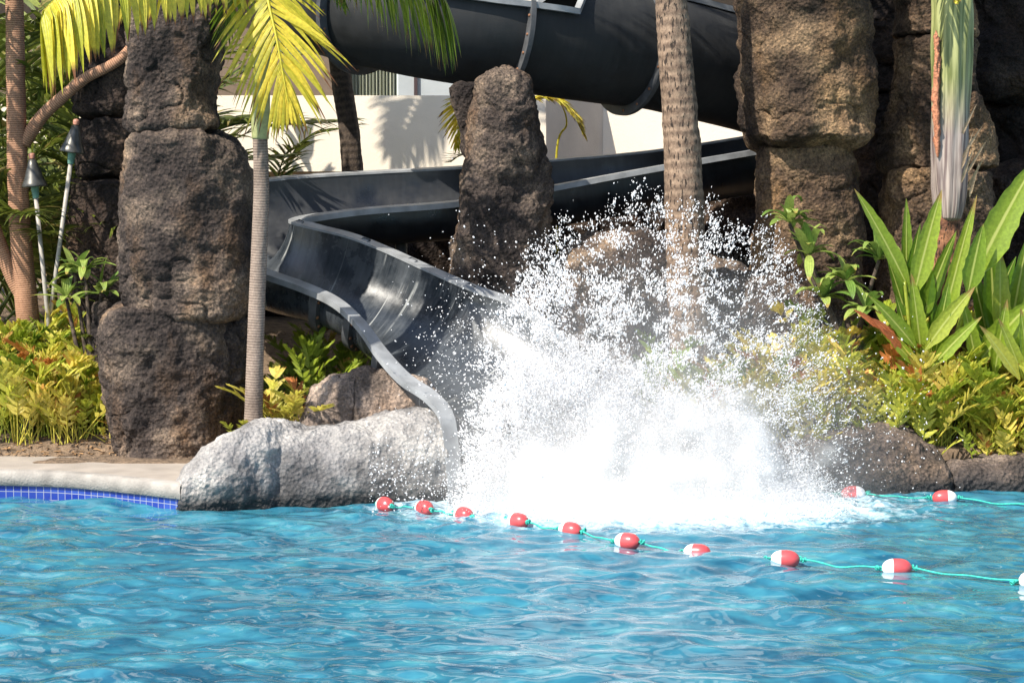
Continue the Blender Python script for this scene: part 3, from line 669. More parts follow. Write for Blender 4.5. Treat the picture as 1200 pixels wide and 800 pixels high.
# slim ringed palm in front (trunk, crownshaft, fronds)
t = thing('palm_tree', 'slim grey ringed palm with yellow hanging frond beside the tall rock stack', 'palm tree', W(296, 530, .75))
P = catmull([W(296, 545, .75), W(298, 450, .75), W(302, 330, .75), (W(306, 230, .75)), W(305, 160, .75)], 240)
rings = lambda L, th: 1 + .014 * np.sin(L * 38 * 6.283 + 1.1 * np.sin(th) + 5 * vnoise(np.stack([0 * L, 0 * L, L * 2.2], -1))) + .045 * fbm(np.stack([np.cos(th) * 1.5, np.sin(th) * 1.5, L * 3], -1), 3)
V, F, C = tube(P, np.interp(np.linspace(0, 1, 240), [0, .12, .3, 1], [.105, .092, .084, .073]), 30, disp=rings); nm('trunk', V, F, BARK_SLIM, t, col=C)
P = catmull([W(305, 163, .75), W(306, 120, .75), W(308, 60, .75), W(310, -20, .75)], 60)
V, F, C = tube(P, np.interp(np.linspace(0, 1, 60), [0, .15, .6, 1], [.082, .092, .08, .06]), 24); C[:, 0] = .2; C[:, 1] = .3; nm('crownshaft', V, F, leaf_mat('crownshaft_green', (.28, .30, .12), (.4, .4, .2), trans=.1), t, col=C)
# front frond
nmm('frond', frond([W(308, -40, .7), W(314, 0, .5), W(324, 45, .35), (W(333, 95, .25)), W(338, 122, .22)], 42, .92, .043, (62, 8), .55, side=(1, 0, 0), start=.05, jit=.14,
    lprof=lambda k: (.62 + .40 * np.sin(np.pi * np.clip(k + .1, 0, 1))) * (1 - .55 * k**3), rlow=.15), YFROND, t)
nmm('frond', frond([W(300, -45, .75), W(245, -42, .2), W(180, -38, -.4), W(115, -30, -.9), W(74, -8, -1.2), W(50, 14, -1.35)], 60, .86, .105, (88, 30), 3.2, vee=-.9, side=(0, 1, .2), start=.06, jit=.10,
    lprof=lambda k: np.interp(k, [0, .3, .6, .85, 1], [.55, .62, .85, 1.0, .8])), YFROND, t)
nmm('frond', frond([W(318, -45, .75), W(380, -48, .7), W(440, -36, .65), W(490, -20, .6), W(524, 0, .6)], 52, .80, .06, (85, 22), 2.4, vee=.7, side=(0, 1, .2), start=.06, jit=.14,
    lprof=lambda k: np.interp(k, [0, .3, .6, .85, 1], [.45, .6, .9, 1.0, .8])), GFROND, t)
nmm('frond', frond([W(315, -40, .8), W(335, -55, 1.0), W(360, -50, 1.2), W(385, -30, 1.4), W(400, 0, 1.5)], 26, .5, .05, (70, 15), 1.6, start=.1), GFROND, t)
nmm('frond', frond([W(300, -40, .8), W(285, -30, 1.0), W(272, 0, 1.2), W(262, 40, 1.3)], 26, .55, .035, (60, 15), .8, start=.1), GFROND, t)

# coconut palm in the spray
t = thing('palm_tree', 'thick brown coconut palm trunk rising out of the white spray', 'palm tree', W(808, 420, 1.9))
P = catmull([W(812, 440, 1.9), W(806, 340, 1.9), W(802, 240, 1.9), W(798, 150, 1.9), W(791, 60, 1.9), W(786, -20, 1.9), W(778, -200, 1.9), W(770, -330, 1.9)], 420)
cocod = lambda L, th: 1 + .008 * np.sin(L * 12.5 * 6.283 + 1.2 * np.sin(th) + 2 * vnoise(np.stack([np.cos(th) * 2, np.sin(th) * 2, L * 2], -1))) + .05 * fbm(np.stack([np.cos(th) * 3, np.sin(th) * 3, L * 5], -1), 4)
V, F, C = tube(P, np.interp(np.linspace(0, 1, 420), [0, .2, .6, 1], [.215, .21, .165, .14]), 64, disp=cocod); nm('trunk', V, F, BARK_COCO, t, col=C)
c = P[-1]
for a in range(10):
    an = a * 36 + 10; d = np.array([math.cos(R(an)), math.sin(R(an)), 0]); ln = 1.0 + .2 * (a % 3)
    nmm('frond', frond([c, c + (d * .6 + [0, 0, .6]) * ln, c + (d * 1.4 + [0, 0, .7]) * ln, c + (d * 2.2 + [0, 0, .3]) * ln], 40, .7, .05, (65, 20), .8, start=.15), GFROND, t)

# dark palm behind the slide
t = thing('palm_tree', 'dark rough palm trunk standing behind the slide before the cream wall', 'palm tree', W(415, 330, 6.2))
P = catmull([W(418, 420, 6.4), W(414, 250, 6.4), W(411, 170, 6.4), W(401, 100, 6.4), W(394, 30, 6.4), W(388, -100, 6.4), W(384, -300, 6.4)], 300)
V, F, C = tube(P, np.interp(np.linspace(0, 1, 300), [0, 1], [.14, .11]), 40, disp=cocod); nm('trunk', V, F, BARK_DARK, t, col=C)
c = P[-1]
tgt = np.array(W(515, 120, 11)) + np.array(to_sun) * 4.0
for a in range(8):
    an = a * 45 + 200; d = np.array([math.cos(R(an)), math.sin(R(an)), 0])
    nmm('frond', frond([c, c + d * .6 + [0, 0, .6], c + d * 1.4 + [0, 0, .5], c + d * 2.0 + [0, 0, 0]], 34, .6, .05, (65, 20), .8, start=.15), GFROND, t)
# right palm with crownshaft
t = thing('palm_tree', 'young palm with pale striped crownshaft and red fibrous base', 'palm tree', W(1108, 400, 1.9))
def crown_mat():
    m, t_, n, l, p = M('striped_crownshaft'); at = n.new('ShaderNodeAttribute'); at.attribute_name = 'col'
    mp = n.new('ShaderNodeMapping'); mp.inputs['Scale'].default_value = (24, 1.1, 0); l.new(at.outputs['Vector'], mp.inputs[0])
    a = tex(n, l, 'Noise', 1.4, 5, mp.outputs[0]); sx = n.new('ShaderNodeSeparateXYZ'); l.new(at.outputs['Vector'], sx.inputs[0])
    up = ramp(n, l, a.outputs[0], [(.38, (.10, .12, .03)), (.6, (.30, .31, .12))]).outputs[0]
    lo = ramp(n, l, a.outputs[0], [(.38, (.11, .075, .07)), (.6, (.36, .30, .26))]).outputs[0]
    f = ramp(n, l, mth(n, l, 'MULTIPLY', sx.outputs[1], .5), [(.45, (0,) * 3), (.75, (1,) * 3)]).outputs[0]
    l.new(mixc(n, l, f, lo, up), p.inputs['Base Color']); l.new(bump(n, l, a.outputs[0], .015, .7), p.inputs['Normal']); p.inputs['Roughness'].default_value = .55
    return m
P = catmull([W(1108, 420, 1.95), W(1108, 330, 1.95), W(1108, 240, 1.95)], 120)
fib = lambda L, th: 1 + .10 * fbm(np.stack([np.cos(th) * 4, np.sin(th) * 4, L * 14], -1), 4)
V, F, C = tube(P, np.linspace(.20, .13, 120), 48, disp=fib); nm('trunk', V, F, FIBRE, t, col=C)
P = catmull([W(1111, 262, 1.9), W(1112, 235, 1.9), W(1113, 160, 1.9), W(1115, 60, 1.9), W(1118, -30, 1.9), W(1120, -120, 1.9)], 160)
shf = lambda L, th: 1 + .05 * np.sin(th * 9 + L * 2.2) + .05 * np.sin(th * 4 - L * 3) + .09 * fbm(np.stack([np.cos(th) * 2, np.sin(th) * 2, L * 1.5], -1), 3)
V, F, C = tube(P, np.interp(np.linspace(0, 1, 160), [0, .06, .25, .55, .8, 1], [.05, .12, .165, .19, .2, .13]), 60, disp=shf); nm('crownshaft', V, F, crown_mat(), t, col=C)
# peeling orange seam and loose strips
Psm = catmull([W(1099, 185, 1.75), W(1097, 120, 1.74), (W(1098, 70, 1.74)), W(1097, 36, 1.75)], 70)
V, F, C = tube(Psm, np.interp(np.linspace(0, 1, 70), [0, .1, .9, 1], [.005, .034, .028, .005]), 16, disp=lambda L, th: 1 + .5 * fbm(np.stack([np.cos(th) * 2, np.sin(th) * 2, L * 22], -1), 3))
nm('fibre_seam', V, F, simple('orange_fibre', (.42, .17, .09), .9, noise=.5, nscale=40, bumpd=.02, bscale=60), t)
pb = np.array([W(1130 + rng.normal(0, 5), 200 + rng.normal(0, 20), 1.75) for _ in range(7)])
v = strips(pb, unit(np.array([[.3, -.4, 1.0]] * 7) + rng.normal(0, .12, (7, 3))), unit(np.array([[.2, -1, .1]] * 7)), .4, .035, .2)
nm('husk_strip', v[0], v[1], TAN, t, col=v[2])
c = W(1118, -40, 1.9)
nmm('frond', frond([c, W(1100, -60, 1.6), W(1080, -40, 1.4), W(1068, -14, 1.3)], 20, .26, .035, (60, 15), 1.2, start=.1), YFROND, t)
nmm('frond', frond([c, W(1120, -60, 1.6), W(1124, -30, 1.45), W(1122, -2, 1.4)], 9, .22, .05, (35, 10), .6, start=.4), YFROND, t)
for a in (0, 60, 120, 180, 240, 300):
    d = np.array([math.cos(R(a)), math.sin(R(a)), 0]); c2 = W(1120, -110, 1.9)
    nmm('frond', frond([c2, c2 + d * .4 + [0, 0, .7], c2 + d * 1.1 + [0, 0, 1.2], c2 + d * 1.9 + [0, 0, 1.1]], 34, .6, .05, (65, 20), .8, start=.15), GFROND, t)

# brown tree at left
t = thing('brown_tree', 'smooth reddish brown tree with forked trunk at the left edge', 'tree', W(30, 420, 3.4))
P = catmull([W(36, 450, 3.4), W(33, 380, 3.4), W(26, 300, 3.4), W(21, 220, 3.4), W(19, 120, 3.4), W(17, 0, 3.4), W(12, -120, 3.4), W(5, -260, 3.4)], 200)
V, F, C = tube(P, np.interp(np.linspace(0, 1, 200), [0, .15, .6, 1], [.11, .125, .105, .08]), 32, disp=rings); nm('trunk', V, F, BARK_RED, t, col=C)
for pp, r0, r1 in (([W(28, 168, 3.4), W(48, 138, 3.35), W(72, 115, 3.3), W(100, 92, 3.25), W(150, 60, 3.2), W(190, -20, 3.2)], .075, .05),
               ([W(30, 352, 3.4), W(14, 322, 3.4), W(-2, 282, 3.4), W(-30, 200, 3.4), W(-80, 60, 3.4), W(-110, -150, 3.4)], .09, .06)):
    P2 = catmull(pp, 90); V, F, C = tube(P2, np.linspace(r0, r1, 90), 24, disp=rings); nm('limb', V, F, BARK_RED, t, col=C)
# its crown (above the picture) throws the dappled shade on the pillar behind
for k, cc_ in enumerate((W(-110, -80, 2.4), W(-60, -150, 3.0), W(-20, -240, 3.4))):
    N = 520; b = cc_ + rng.normal(0, 1, (N, 3)) * [.55, .55, .35]; d = unit(rng.normal(0, 1, (N, 3)) + [0, 0, -.2])
    v = strips(b, d, unit(rng.normal(0, 1, (N, 3)) + [0, 0, 1.5]), .26, .07, .6, 3); nm('crown', v[0], v[1], PLUM, t, col=v[2])

# tiki torches
def torch(label, top, bot, Yt):
    a = W(bot[0], bot[1], Yt); b = W(top[0], top[1], Yt); ax = unit(b - a)
    a = a - ax * ((a[2] - terr(a[0], a[1])) / ax[2])
    t = thing('tiki_torch', label, 'torch', a, 'tiki torches beside the brown tree')
    V, F, _ = tube([a, .5 * (a + b), b], .024, 14); nm('pole', V, F, POLE, t)
    nm('neck', *lathe(b, [(-.02, .033), (.05, .040), (.10, .045), (.12, .07), (.13, .001)], 18, ax), PATINA, t)
    nm('cap', *lathe(b, [(.10, .001), (.105, .10), (.10, .135), (.115, .138), (.14, .128), (.20, .10), (.27, .08), (.33, .058), (.39, .042), (.41, .001)], 28, ax), COPPER, t)
    nm('cap_knob', *lathe(b, [(.405, .03), (.44, .036), (.46, .03), (.47, .001)], 16, ax), KNOB, t)
torch('shorter tiki torch with conical metal cap next to the tree trunk', (42, 230), (62, 430), 2.9)
torch('taller tiki torch leaning right, its cap against the dark pillar', (83, 190), (52, 420), 2.95)

# dark palms filling the left background and small ones behind the slide
def shrub_palm(label, c, n, ln, mat, lean=(0, 0), w=.04, leaf=.5, group=None, seed=1, elev=(35, 80), dro=.6, nl=30, name='areca_palm'):
    t = thing(name, label, 'palm', c, group); r = np.random.default_rng(seed); c = np.array(c, float)
    for k in range(n):
        az = 2 * math.pi * (k + r.random() * .6) / n; el = R(r.uniform(*elev)); L = ln * r.uniform(.75, 1.1)
        d = np.array([math.cos(az) * math.cos(el), math.sin(az) * math.cos(el), math.sin(el)]); h = np.array([d[0], d[1], 0]); h = h / (np.linalg.norm(h) + 1e-6)
        b = c + r.normal(0, .05, 3) * [1, 1, 0]
        nmm('frond', frond([b, b + d * L * .4, b + d * L * .7 + h * L * .12, b + d * L * .85 + h * L * .4 + [0, 0, -.08 * L]], nl, leaf, w, (60, 18), dro, start=.25, segs=5), mat, t)
    return t
def gp(px, Y, dz=0): x = XW(px, Y); return np.array([x, Y, float(terr(x, Y)) + dz])
shrub_palm('dark green palm clump filling the gap behind the torches', gp(70, 4.9), 18, 2.8, DFROND, seed=2, w=.05, leaf=.9)
shrub_palm('dark palm clump at the far left behind the brown tree', gp(-20, 5.2), 20, 3.2, DFROND, seed=3, w=.05, leaf=1.0)
shrub_palm('tall shaded palm clump at the back left, above the torch caps', gp(20, 6.8), 20, 5.6, DFROND, seed=4, w=.07, leaf=1.1, elev=(45, 85))
shrub_palm('shaded palm clump behind the dark pillar', gp(130, 6.4), 14, 3.8, DFROND, seed=14, w=.06, leaf=.8, elev=(45, 85))
shrub_palm('low wide palm clump beside the dark pillar foot', gp(95, 3.1), 9, 1.0, DFROND, seed=5, w=.035, leaf=.3)
ps_ = shrub_palm('green palm fronds hanging beside the slim trunk before the cream wall', gp(300, 8.5), 13, 3.2, DFROND, seed=6, w=.03, leaf=.5, elev=(45, 80))
nmm('frond', frond([gp(300, 8.5), np.array([-3.4, 8.5, 5.0]), np.array([-3.2, 8.6, 7.7]), np.array([-3.7, 8.6, 8.1]), np.array([-4.4, 8.5, 7.2])], 40, .9, .06, (60, 18), .9, start=.62), GFROND, ps_)  # unseen frond above the frame, added to cast a leaf shadow on the wall
shrub_palm('low palm whose leaf tips show above the slide rim', gp(495, 9.0), 12, 1.75, DFROND, seed=8, w=.03, leaf=.45, elev=(40, 80))
# yellow sapling palm behind the pinnacle
t = thing('palm_sapling', 'yellow palm sapling with arching fronds behind the pinnacle rock', 'palm', gp(655, 6.2))
b = gp(655, 6.2)
nmm('frond', frond([b, W(652, 185, 6.2), W(664, 145, 6.1), W(655, 118, 6.0), W(640, 108, 5.9)], 14, .35, .04, (55, 15), .6, start=.72), YFROND, t)
nmm('frond', frond([b, W(600, 200, 6.2), W(606, 130, 6.0), W(640, 115, 5.9), W(668, 130, 5.8), W(684, 158, 5.8)], 60, .32, .045, (40, 12), .9, start=.45), YFROND, t)
nmm('frond', frond([b, W(580, 200, 6.3), W(560, 130, 6.2), W(547, 112, 6.1), W(538, 130, 6.0), W(536, 170, 6.0)], 30, .36, .03, (70, 20), .5, start=.6, side=(1, 0, 0)), YFROND, t)
nmm('frond', frond([b, W(600, 190, 6.3), W(560, 180, 6.2), W(540, 182, 6.1), W(528, 190, 6.0)], 20, .25, .025, (60, 20), -.2, start=.6), DFROND, t)

# ---------------------------------------------------------------- ferns
fprof = lambda t: np.clip(.55 + t * 2, 0, 1) * (1 - t**2.2) + .02
def fern_fronds(base, n, ln, r, elev=(30, 80), lob=.135, w=.034, az0=None, nl=9):
    out = []
    for k in range(n):
        az = r.uniform(0, 2 * math.pi) if az0 is None else az0 + r.uniform(-1.3, 1.3); el = R(r.uniform(*elev)); L = ln * r.uniform(.6, 1.15)
        d = np.array([math.cos(az) * math.cos(el), math.sin(az) * math.cos(el), math.sin(el)]); h = np.array([math.cos(az), math.sin(az), 0])
        b = base + r.normal(0, .05, 3) * [1, 1, 0]
        pts = [b, b + d * L * .5, b + d * L * .85 + h * L * .05, b + d * L * 1.05 + h * L * .2 + [0, 0, -.02 * L]]
        rv = r.random(); lo = rv * .7; hi = min(1, lo + .28)
        if rv > .93: lo = .93; hi = 1
        out += frond(pts, nl, lob * L / .5, w * L / .5, (58, 12), .12, .006, 4, .30, rlow=lo, rhi=hi, prof=fprof, vee=.12, jit=.1)
    return out
def fern_bed(name, label, region, n, mat, seed, hmul=1.0):
    r = np.random.default_rng(seed); parts = []
    for _ in range(n):
        x, y = region(r); b = np.array([x, y, float(terr(x, y))])
        parts += fern_fronds(b, r.integers(4, 8), r.uniform(.42, .80) * hmul, r, (45, 90))
    o = nmm(name, parts, mat); return tag(o, label, 'ferns', kind='stuff')
def reg(px0, px1, y0, y1):
    def f(r):
        Y = r.uniform(y0, y1); return XW(r.uniform(px0, px1), Y), Y
    return f
fern_bed('fern_bed', 'sunlit yellow green ferns carpeting the bed at the lower left', reg(-60, 122, 1.5, 3.2), 70, FERN, 41)
fern_bed('fern_bed', 'bright yellow ferns mixed through the lower left bed', reg(-60, 122, 1.5, 3.0), 50, FERNY, 47)
fern_bed('fern_bed', 'green ferns mixed through the lower left bed', reg(-60, 118, 1.7, 3.1), 28, FERNG, 42)
fern_bed('fern_bed', 'yellow and orange ferns along the right shore rocks', reg(960, 1290, 1.0, 2.6), 80, FERN, 43, 1.2)
fern_bed('fern_bed', 'yellow tipped ferns mixed through the right bed', reg(900, 1290, 1.0, 2.5), 80, FERNY, 44, 1.15)
fern_bed('fern_bed', 'green ferns in the right bed behind the splash', reg(780, 1200, 1.3, 2.8), 70, FERNG, 45, 1.15)
fern_bed('fern_bed', 'yellow green ferns seen through the spray at the right of the splash', reg(800, 965, 1.2, 2.4), 45, FERNY, 48, 1.1)
fern_bed('fern_bed', 'dim green ferns under the slide in the shade', reg(330, 520, 1.9, 3.2), 30, FERNG, 46, .8)
# single plants beside the slim palm
def fern_plant(label, c, n, ln, mat, seed, az0=None, elev=(30, 80), **k):
    r = np.random.default_rng(seed); o = nmm('fern_plant', fern_fronds(np.array(c, float), n, ln, r, elev, az0=az0, **k), mat, origin=c)
    return tag(o, label, 'fern')
def tp(px, Y, dz=0): return gp(px, Y, dz)
fern_plant('bright yellow fern tuft between the slim palm and the brown boulder', tp(352, 1.0, .10), 18, .58, FERNY, 51, elev=(25, 80), lob=.16)
fern_plant('orange tipped fern on the right side of the slim palm trunk', tp(324, 1.1, .08), 13, .62, FERNY, 52, lob=.12)
fern_plant('upright green fern in the shade under the slide rim', tp(365, 1.8), 14, .8, FERNG, 53, elev=(50, 88), lob=.10)
fern_plant('little fern sprig between the tall stack and the slim palm', tp(278, 1.0, .12), 7, .36, FERN, 54, lob=.13)
fern_plant('tiny yellow fern at the foot of the tall stack by the deck', tp(130, 1.6), 7, .30, FERNY, 55)

# plumeria plants
def plumeria(label, base, tips, rnd, ll=.24, nleaf=12):
    t = thing('plumeria_plant', label, 'plant', base); r = np.random.default_rng(rnd)
    for q in tips:
        P = catmull([base, base * .5 + q * .5 + r.normal(0, .03, 3), q], 24)
        V, F, C = tube(P, np.linspace(.030, .018, 24), 12); nm('stem', V, F, BARK_DARK, t, col=C)
        N = nleaf; az = np.arange(N) * 2.4 + r.random() * 6; el = R(15) + r.random(N) * R(60)
        d = np.stack([np.cos(az) * np.cos(el), np.sin(az) * np.cos(el), np.sin(el)], -1)
        v = strips(q + d * .03, unit(d + r.normal(0, .25, (N, 3))), unit(np.array([0, 0, 1.0]) + .3 * d + 0 * d), ll * r.uniform(.5, 1.1, N), ll * .25, r.uniform(.3, 1.6, N), 8, prof=lambda t: np.sin(np.pi * np.clip(t * .93 + .05, 0, 1))**.75, rnd=r.random(N))
        nm('leaves', v[0], v[1], PLUM, t, col=v[2])
plumeria('small plumeria with knobbly stem between the torches and the tall stack', gp(108, 2.3), [W(78, 350, 2.3), W(100, 318, 2.2), W(118, 345, 2.2), W(88, 322, 2.3)], 61, .36, 15)
plumeria('plumeria with glossy leaves at the right edge of the spray', W(1000, 420, 1.9), [W(925, 262, 1.9), W(948, 300, 1.8), W(990, 330, 1.8), W(1030, 305, 1.7), W(965, 352, 1.75), W(1015, 365, 1.6)], 62, .40, 18)

# paddle-leaved plants
ppf = lambda t: np.clip(.12 + t * 3.2, 0, 1) * np.clip(1.0 - t**3.2, 0.01, 1)
def paddle(t, b, tip, wpx, Y, bendy=0.1, mat=None, face=(0, -1, .35), rn=.5, dy=-.15):
    A = W(b[0], b[1], Y); B = W(tip[0], tip[1], Y + dy); d = B - A; ln = np.linalg.norm(d); wd = .76 * wpx / FPX * (Y - CY)
    dirs = unit(d)[None] + np.array([[0, 0, bendy]])
    v = strips(A[None], unit(dirs), unit(np.array([face], float)), ln, wd, bendy * 2.2, 18, prof=ppf, fold=.6, rnd=np.array([rn]))
    # wavy torn edges
    vv = v[0].reshape(1, 19, 3, 3); e = vv - vv[:, :, 1:2]; w = 1 + .07 * np.sin(np.arange(19) * 2.3)[None, :, None, None]; vv = vv[:, :, 1:2] + e * w
    nm('leaf', vv.reshape(-1, 3), v[1], mat or HELI, t, col=v[2])
def pstem(t, pts, r=.018): V, F, C = tube(catmull(pts, 20), r, 10); C[:] = .9; C[:, 1] = .2; nm('stem', V, F, HELI, t, col=C)
t = thing('paddle_plant', 'tall paddle leaved plant in front of the palm with red fibrous base', 'plant', gp(1075, 1.5))
for a in [((1068, 345), (1002, 220), 26, 1.5, .6), ((1070, 350), (1103, 222), 34, 1.45, .75), ((1062, 330), (1062, 232), 18, 1.6, .4), ((1100, 400), (1144, 228), 26, 1.5, .8),
          ((1082, 420), (1088, 300), 36, 1.75, .1), ((1084, 410), (1142, 335), 30, 1.3, .9), ((1075, 410), (1018, 345), 24, 1.4, .5), ((1095, 420), (1112, 330), 28, 1.35, .3), ((1070, 420), (1050, 345), 24, 1.6, .2), ((1060, 360), (1078, 262), 20, 1.62, .1), ((1078, 380), (1120, 270), 26, 1.7, .3), ((1070, 400), (1040, 300), 24, 1.8, .2), ((1088, 420), (1130, 300), 26, 1.65, .5), ((1080, 420), (1068, 320), 26, 1.5, .85), ((1092, 430), (1150, 370), 24, 1.2, .7), ((1075, 430), (1030, 385), 20, 1.3, .8)]:
    paddle(t, a[0], a[1], a[2], a[3], rn=a[4])
for x0, x1 in (((1060, 330), (1068, 425)), ((1071, 340), (1068, 425)), ((1100, 395), (1082, 440))):
    pstem(t, [W(x0[0], x0[1], 1.48), W((x0[0] + x1[0]) / 2 + 1, (x0[1] + x1[1]) / 2, 1.46), W(x1[0], x1[1], 1.48)])
t = thing('paddle_plant', 'largest paddle leaved plant reaching past the right picture edge', 'plant', gp(1150, 1.5))
for a in [((1138, 332), (1218, 180), 52, 1.4, .6), ((1134, 345), (1152, 262), 34, 1.3, .45), ((1166, 400), (1160, 280), 40, 1.7, .15), ((1172, 400), (1172, 290), 30, 1.6, .9), ((1150, 420), (1212, 350), 44, 1.4, .7),
          ((1160, 430), (1230, 330), 40, 1.6, .2), ((1195, 445), (1148, 380), 22, 1.1, .95), ((1200, 445), (1170, 372), 20, 1.15, .9), ((1205, 440), (1196, 360), 22, 1.2, .8), ((1170, 420), (1130, 372), 24, 1.5, .1), ((1150, 400), (1190, 300), 30, 1.8, .05), ((1160, 410), (1135, 300), 28, 1.75, .2), ((1180, 410), (1206, 270), 34, 1.75, .4), ((1145, 430), (1128, 350), 24, 1.35, .6), ((1190, 430), (1222, 300), 34, 1.5, .75), ((1165, 440), (1180, 350), 26, 1.25, .85)]:
    paddle(t, a[0], a[1], a[2], a[3], rn=a[4])
pstem(t, [W(1139, 330, 1.4), W(1128, 370, 1.4), W(1112, 425, 1.4)], .028)
t = thing('dead_leaf', 'curled orange dead leaf hanging below the plumeria', 'leaf', W(1025, 400, 1.3))
for a in (((1050, 402), (1022, 372), 16), ((1030, 385), (1000, 362), 10), ((1056, 412), (1035, 385), 14)): paddle(t, a[0], a[1], a[2], 1.25, mat=ORANGE)

# loose dry leaves on the bed edge
N = 260; r = np.random.default_rng(77); x = r.uniform(-5.2, -3.2, N); y = r.uniform(1.25, 1.75, N)
b = np.stack([x, y, np.maximum(terr(x, y), .26) + .012], -1); a = r.uniform(0, 6.28, N)
v = strips(b, np.stack([np.cos(a), np.sin(a), .1 + 0 * a], -1), unit(np.stack([0 * a, 0 * a, 1 + 0 * a], -1) + r.normal(0, .3, (N, 3))), .09, .02, .2, 3)
tag(nm('leaf_litter', v[0], v[1], simple('dry_leaf', (.35, .20, .09), .8, noise=.5, nscale=8), col=v[2]), 'dry brown leaves scattered along the deck edge', 'leaves', kind='stuff')
# grey stub in the fern bed
q = gp(26, 1.68); nm_ = nm('garden_light', *lathe(q, [(-.05, .05), (.0, .05), (.10, .042), (.11, .06), (.22, .055), (.26, .03), (.27, .001)], 18), JOINT); tag(nm_, 'small grey garden light stub among the lower left ferns', 'garden light')

# ---------------------------------------------------------------- rope floats
near = [(451, 591, 60), (497, 595, 58), (543, 603, 55), (607, 610, 50), (668, 621, 42), (735, 634, 34), (817, 643, 22), (920, 655, 10), (1051, 665, 6), (1212, 680, 6)]
lab = ['farthest left red and white float just off the pale boulder', 'second float from the left end of the near rope', 'third float from the left, below the chute lip',
       'fourth float from the left, lying before the white foam', 'fifth float from the left, with green knot at its right', 'sixth float from the left, low in the ripples',
       'half sunk seventh float from the left of the near rope', 'red and white float left of the last whole one on the near rope', 'rightmost whole red and white float on the near rope',
       'float cut by the right picture edge, only its white end showing']
GRP = 'red and white rope floats'
ropeP = []
def float_(P, ang, label, flip=1, roll=0, sink=0.0):
    ax = np.array([math.cos(R(ang)), -math.sin(R(ang)), .03]) ; ax = unit(ax)
    P = np.array([P[0], P[1], .028 - sink]); t = thing('rope_float', label, 'float', P, GRP)
    Lh, rr = .115, .074
    h = np.linspace(-1, 1, 25); rad = rr * (1 - abs(h)**2.6)**.5 ; rad = np.maximum(rad, .016)
    ix = 9
    w = [(h[i] * Lh * flip, rad[i]) for i in range(0, ix + 1)]; rd = [(h[i] * Lh * flip, rad[i]) for i in range(ix, 25)]
    nm('white_half', *lathe(P, w, 28, ax), WHITEF, t); nm('red_half', *lathe(P, rd, 28, ax), REDF, t)
    for s in (-1, 1):
        kn = []
        for j in range(4):
            c = P + ax * s * (Lh + .012 + .01 * j) + rng.normal(0, .006, 3); a2 = unit(ax + rng.normal(0, .5, 3))
            th = np.linspace(0, 2 * np.pi, 13); A = unit(np.cross(a2, [0, 0.3, 1.0])); B = np.cross(a2, A)
            kn.append(tube(c + .014 * (np.cos(th)[:, None] * A + np.sin(th)[:, None] * B), .007, 6, cap=False)[:2])
        nmm('knot', [(k[0], k[1]) for k in kn], ROPEM, t)
    return P - ax * Lh, P + ax * Lh
def rope(name, label, ends):
    Qs = []
    for (a, b) in ends:
        n = 24; s = np.linspace(0, 1, n)[:, None]; Q = a * (1 - s) + b * s; sg = np.sin(np.pi * s[:, 0]); Q[:, 2] += .010 * np.sin(s[:, 0] * 9 + a[0] * 3) * sg - .018 * sg + .004; Q[:, 0] += .01 * np.sin(s[:, 0] * 7) * sg; Q[:, 1] += .03 * np.sin(s[:, 0] * 5 + a[0]) * sg
        Qs.append(Q)
    return tag(nm(name, *tube(np.concatenate(Qs), .0075, 8)[:2], ROPEM), label, 'rope')
prev = None; ends = []
for (px, py, an), lb in zip(near, lab):
    a, b = float_(G(px, py, .028), an, lb, sink=.03 if 'sunk' in lb else .0)
    if prev is not None: ends.append((prev, a))
    prev = b
rope('float_rope', 'teal rope stringing the near line of floats across the pool', ends)
a1, b1 = float_(G(1000, 578, .028), 8, 'far rope float half buried in spray beside the shore rock', flip=-1)
a2, b2 = float_(G(1107, 583, .028), 8, 'far rope float in front of the long low shore rock', flip=-1)
rope('float_rope', 'teal rope of the two far floats along the shore rocks', [(G(960, 575, .02), a1), (b1, a2), (b2, G(1215, 592, .02))])

# ---------------------------------------------------------------- splash
m, tt, n, l, p = M('spray_drops')
p.inputs['Base Color'].default_value = (.95, .94, .95, 1); p.inputs['Roughness'].default_value = .3; p.inputs['Specular IOR Level'].default_value = .3
tr = n.new('ShaderNodeBsdfTranslucent'); tr.inputs[0].default_value = (.98, .985, .99, 1)
ms = n.new('ShaderNodeMixShader'); ms.inputs[0].default_value = .45
l.new(p.outputs[0], ms.inputs[1]); l.new(tr.outputs[0], ms.inputs[2]); l.new(ms.outputs[0], n['Material Output'].inputs[0])
DROP = m
env = np.array([(528, 560), (540, 470), (560, 400), (590, 330), (620, 285), (655, 250), (700, 225), (745, 212), (790, 214), (830, 218), (875, 235), (910, 265), (945, 310), (970, 360), (1000, 420), (1030, 500), (1045, 585)], float)
core = np.array([(520, 590), (545, 540), (570, 470), (600, 400), (625, 395), (650, 410), (700, 425), (750, 446), (800, 465), (850, 488), (900, 515), (935, 545), (965, 572), (1000, 605)], float)
r = np.random.default_rng(99)
def drops(pos, rad, stretch, dirs):
    o = np.array([[1, 0, 0], [-1, 0, 0], [0, 1, 0], [0, -1, 0], [0, 0, 1], [0, 0, -1]], float)
    f = np.array([[0, 2, 4], [2, 1, 4], [1, 3, 4], [3, 0, 4], [2, 0, 5], [1, 2, 5], [3, 1, 5], [0, 3, 5]])
    N = len(pos); A = unit(dirs); Bv = unit(np.cross(A, r.normal(0, 1, (N, 3)))); Cv = np.cross(A, Bv)
    V = pos[:, None] + rad[:, None, None] * (o[None, :, :1] * Bv[:, None] + o[None, :, 1:2] * Cv[:, None] + o[None, :, 2:] * (A * stretch[:, None])[:, None])
    return V.reshape(-1, 3), (f[None] + (np.arange(N) * 6)[:, None, None]).reshape(-1, 3)
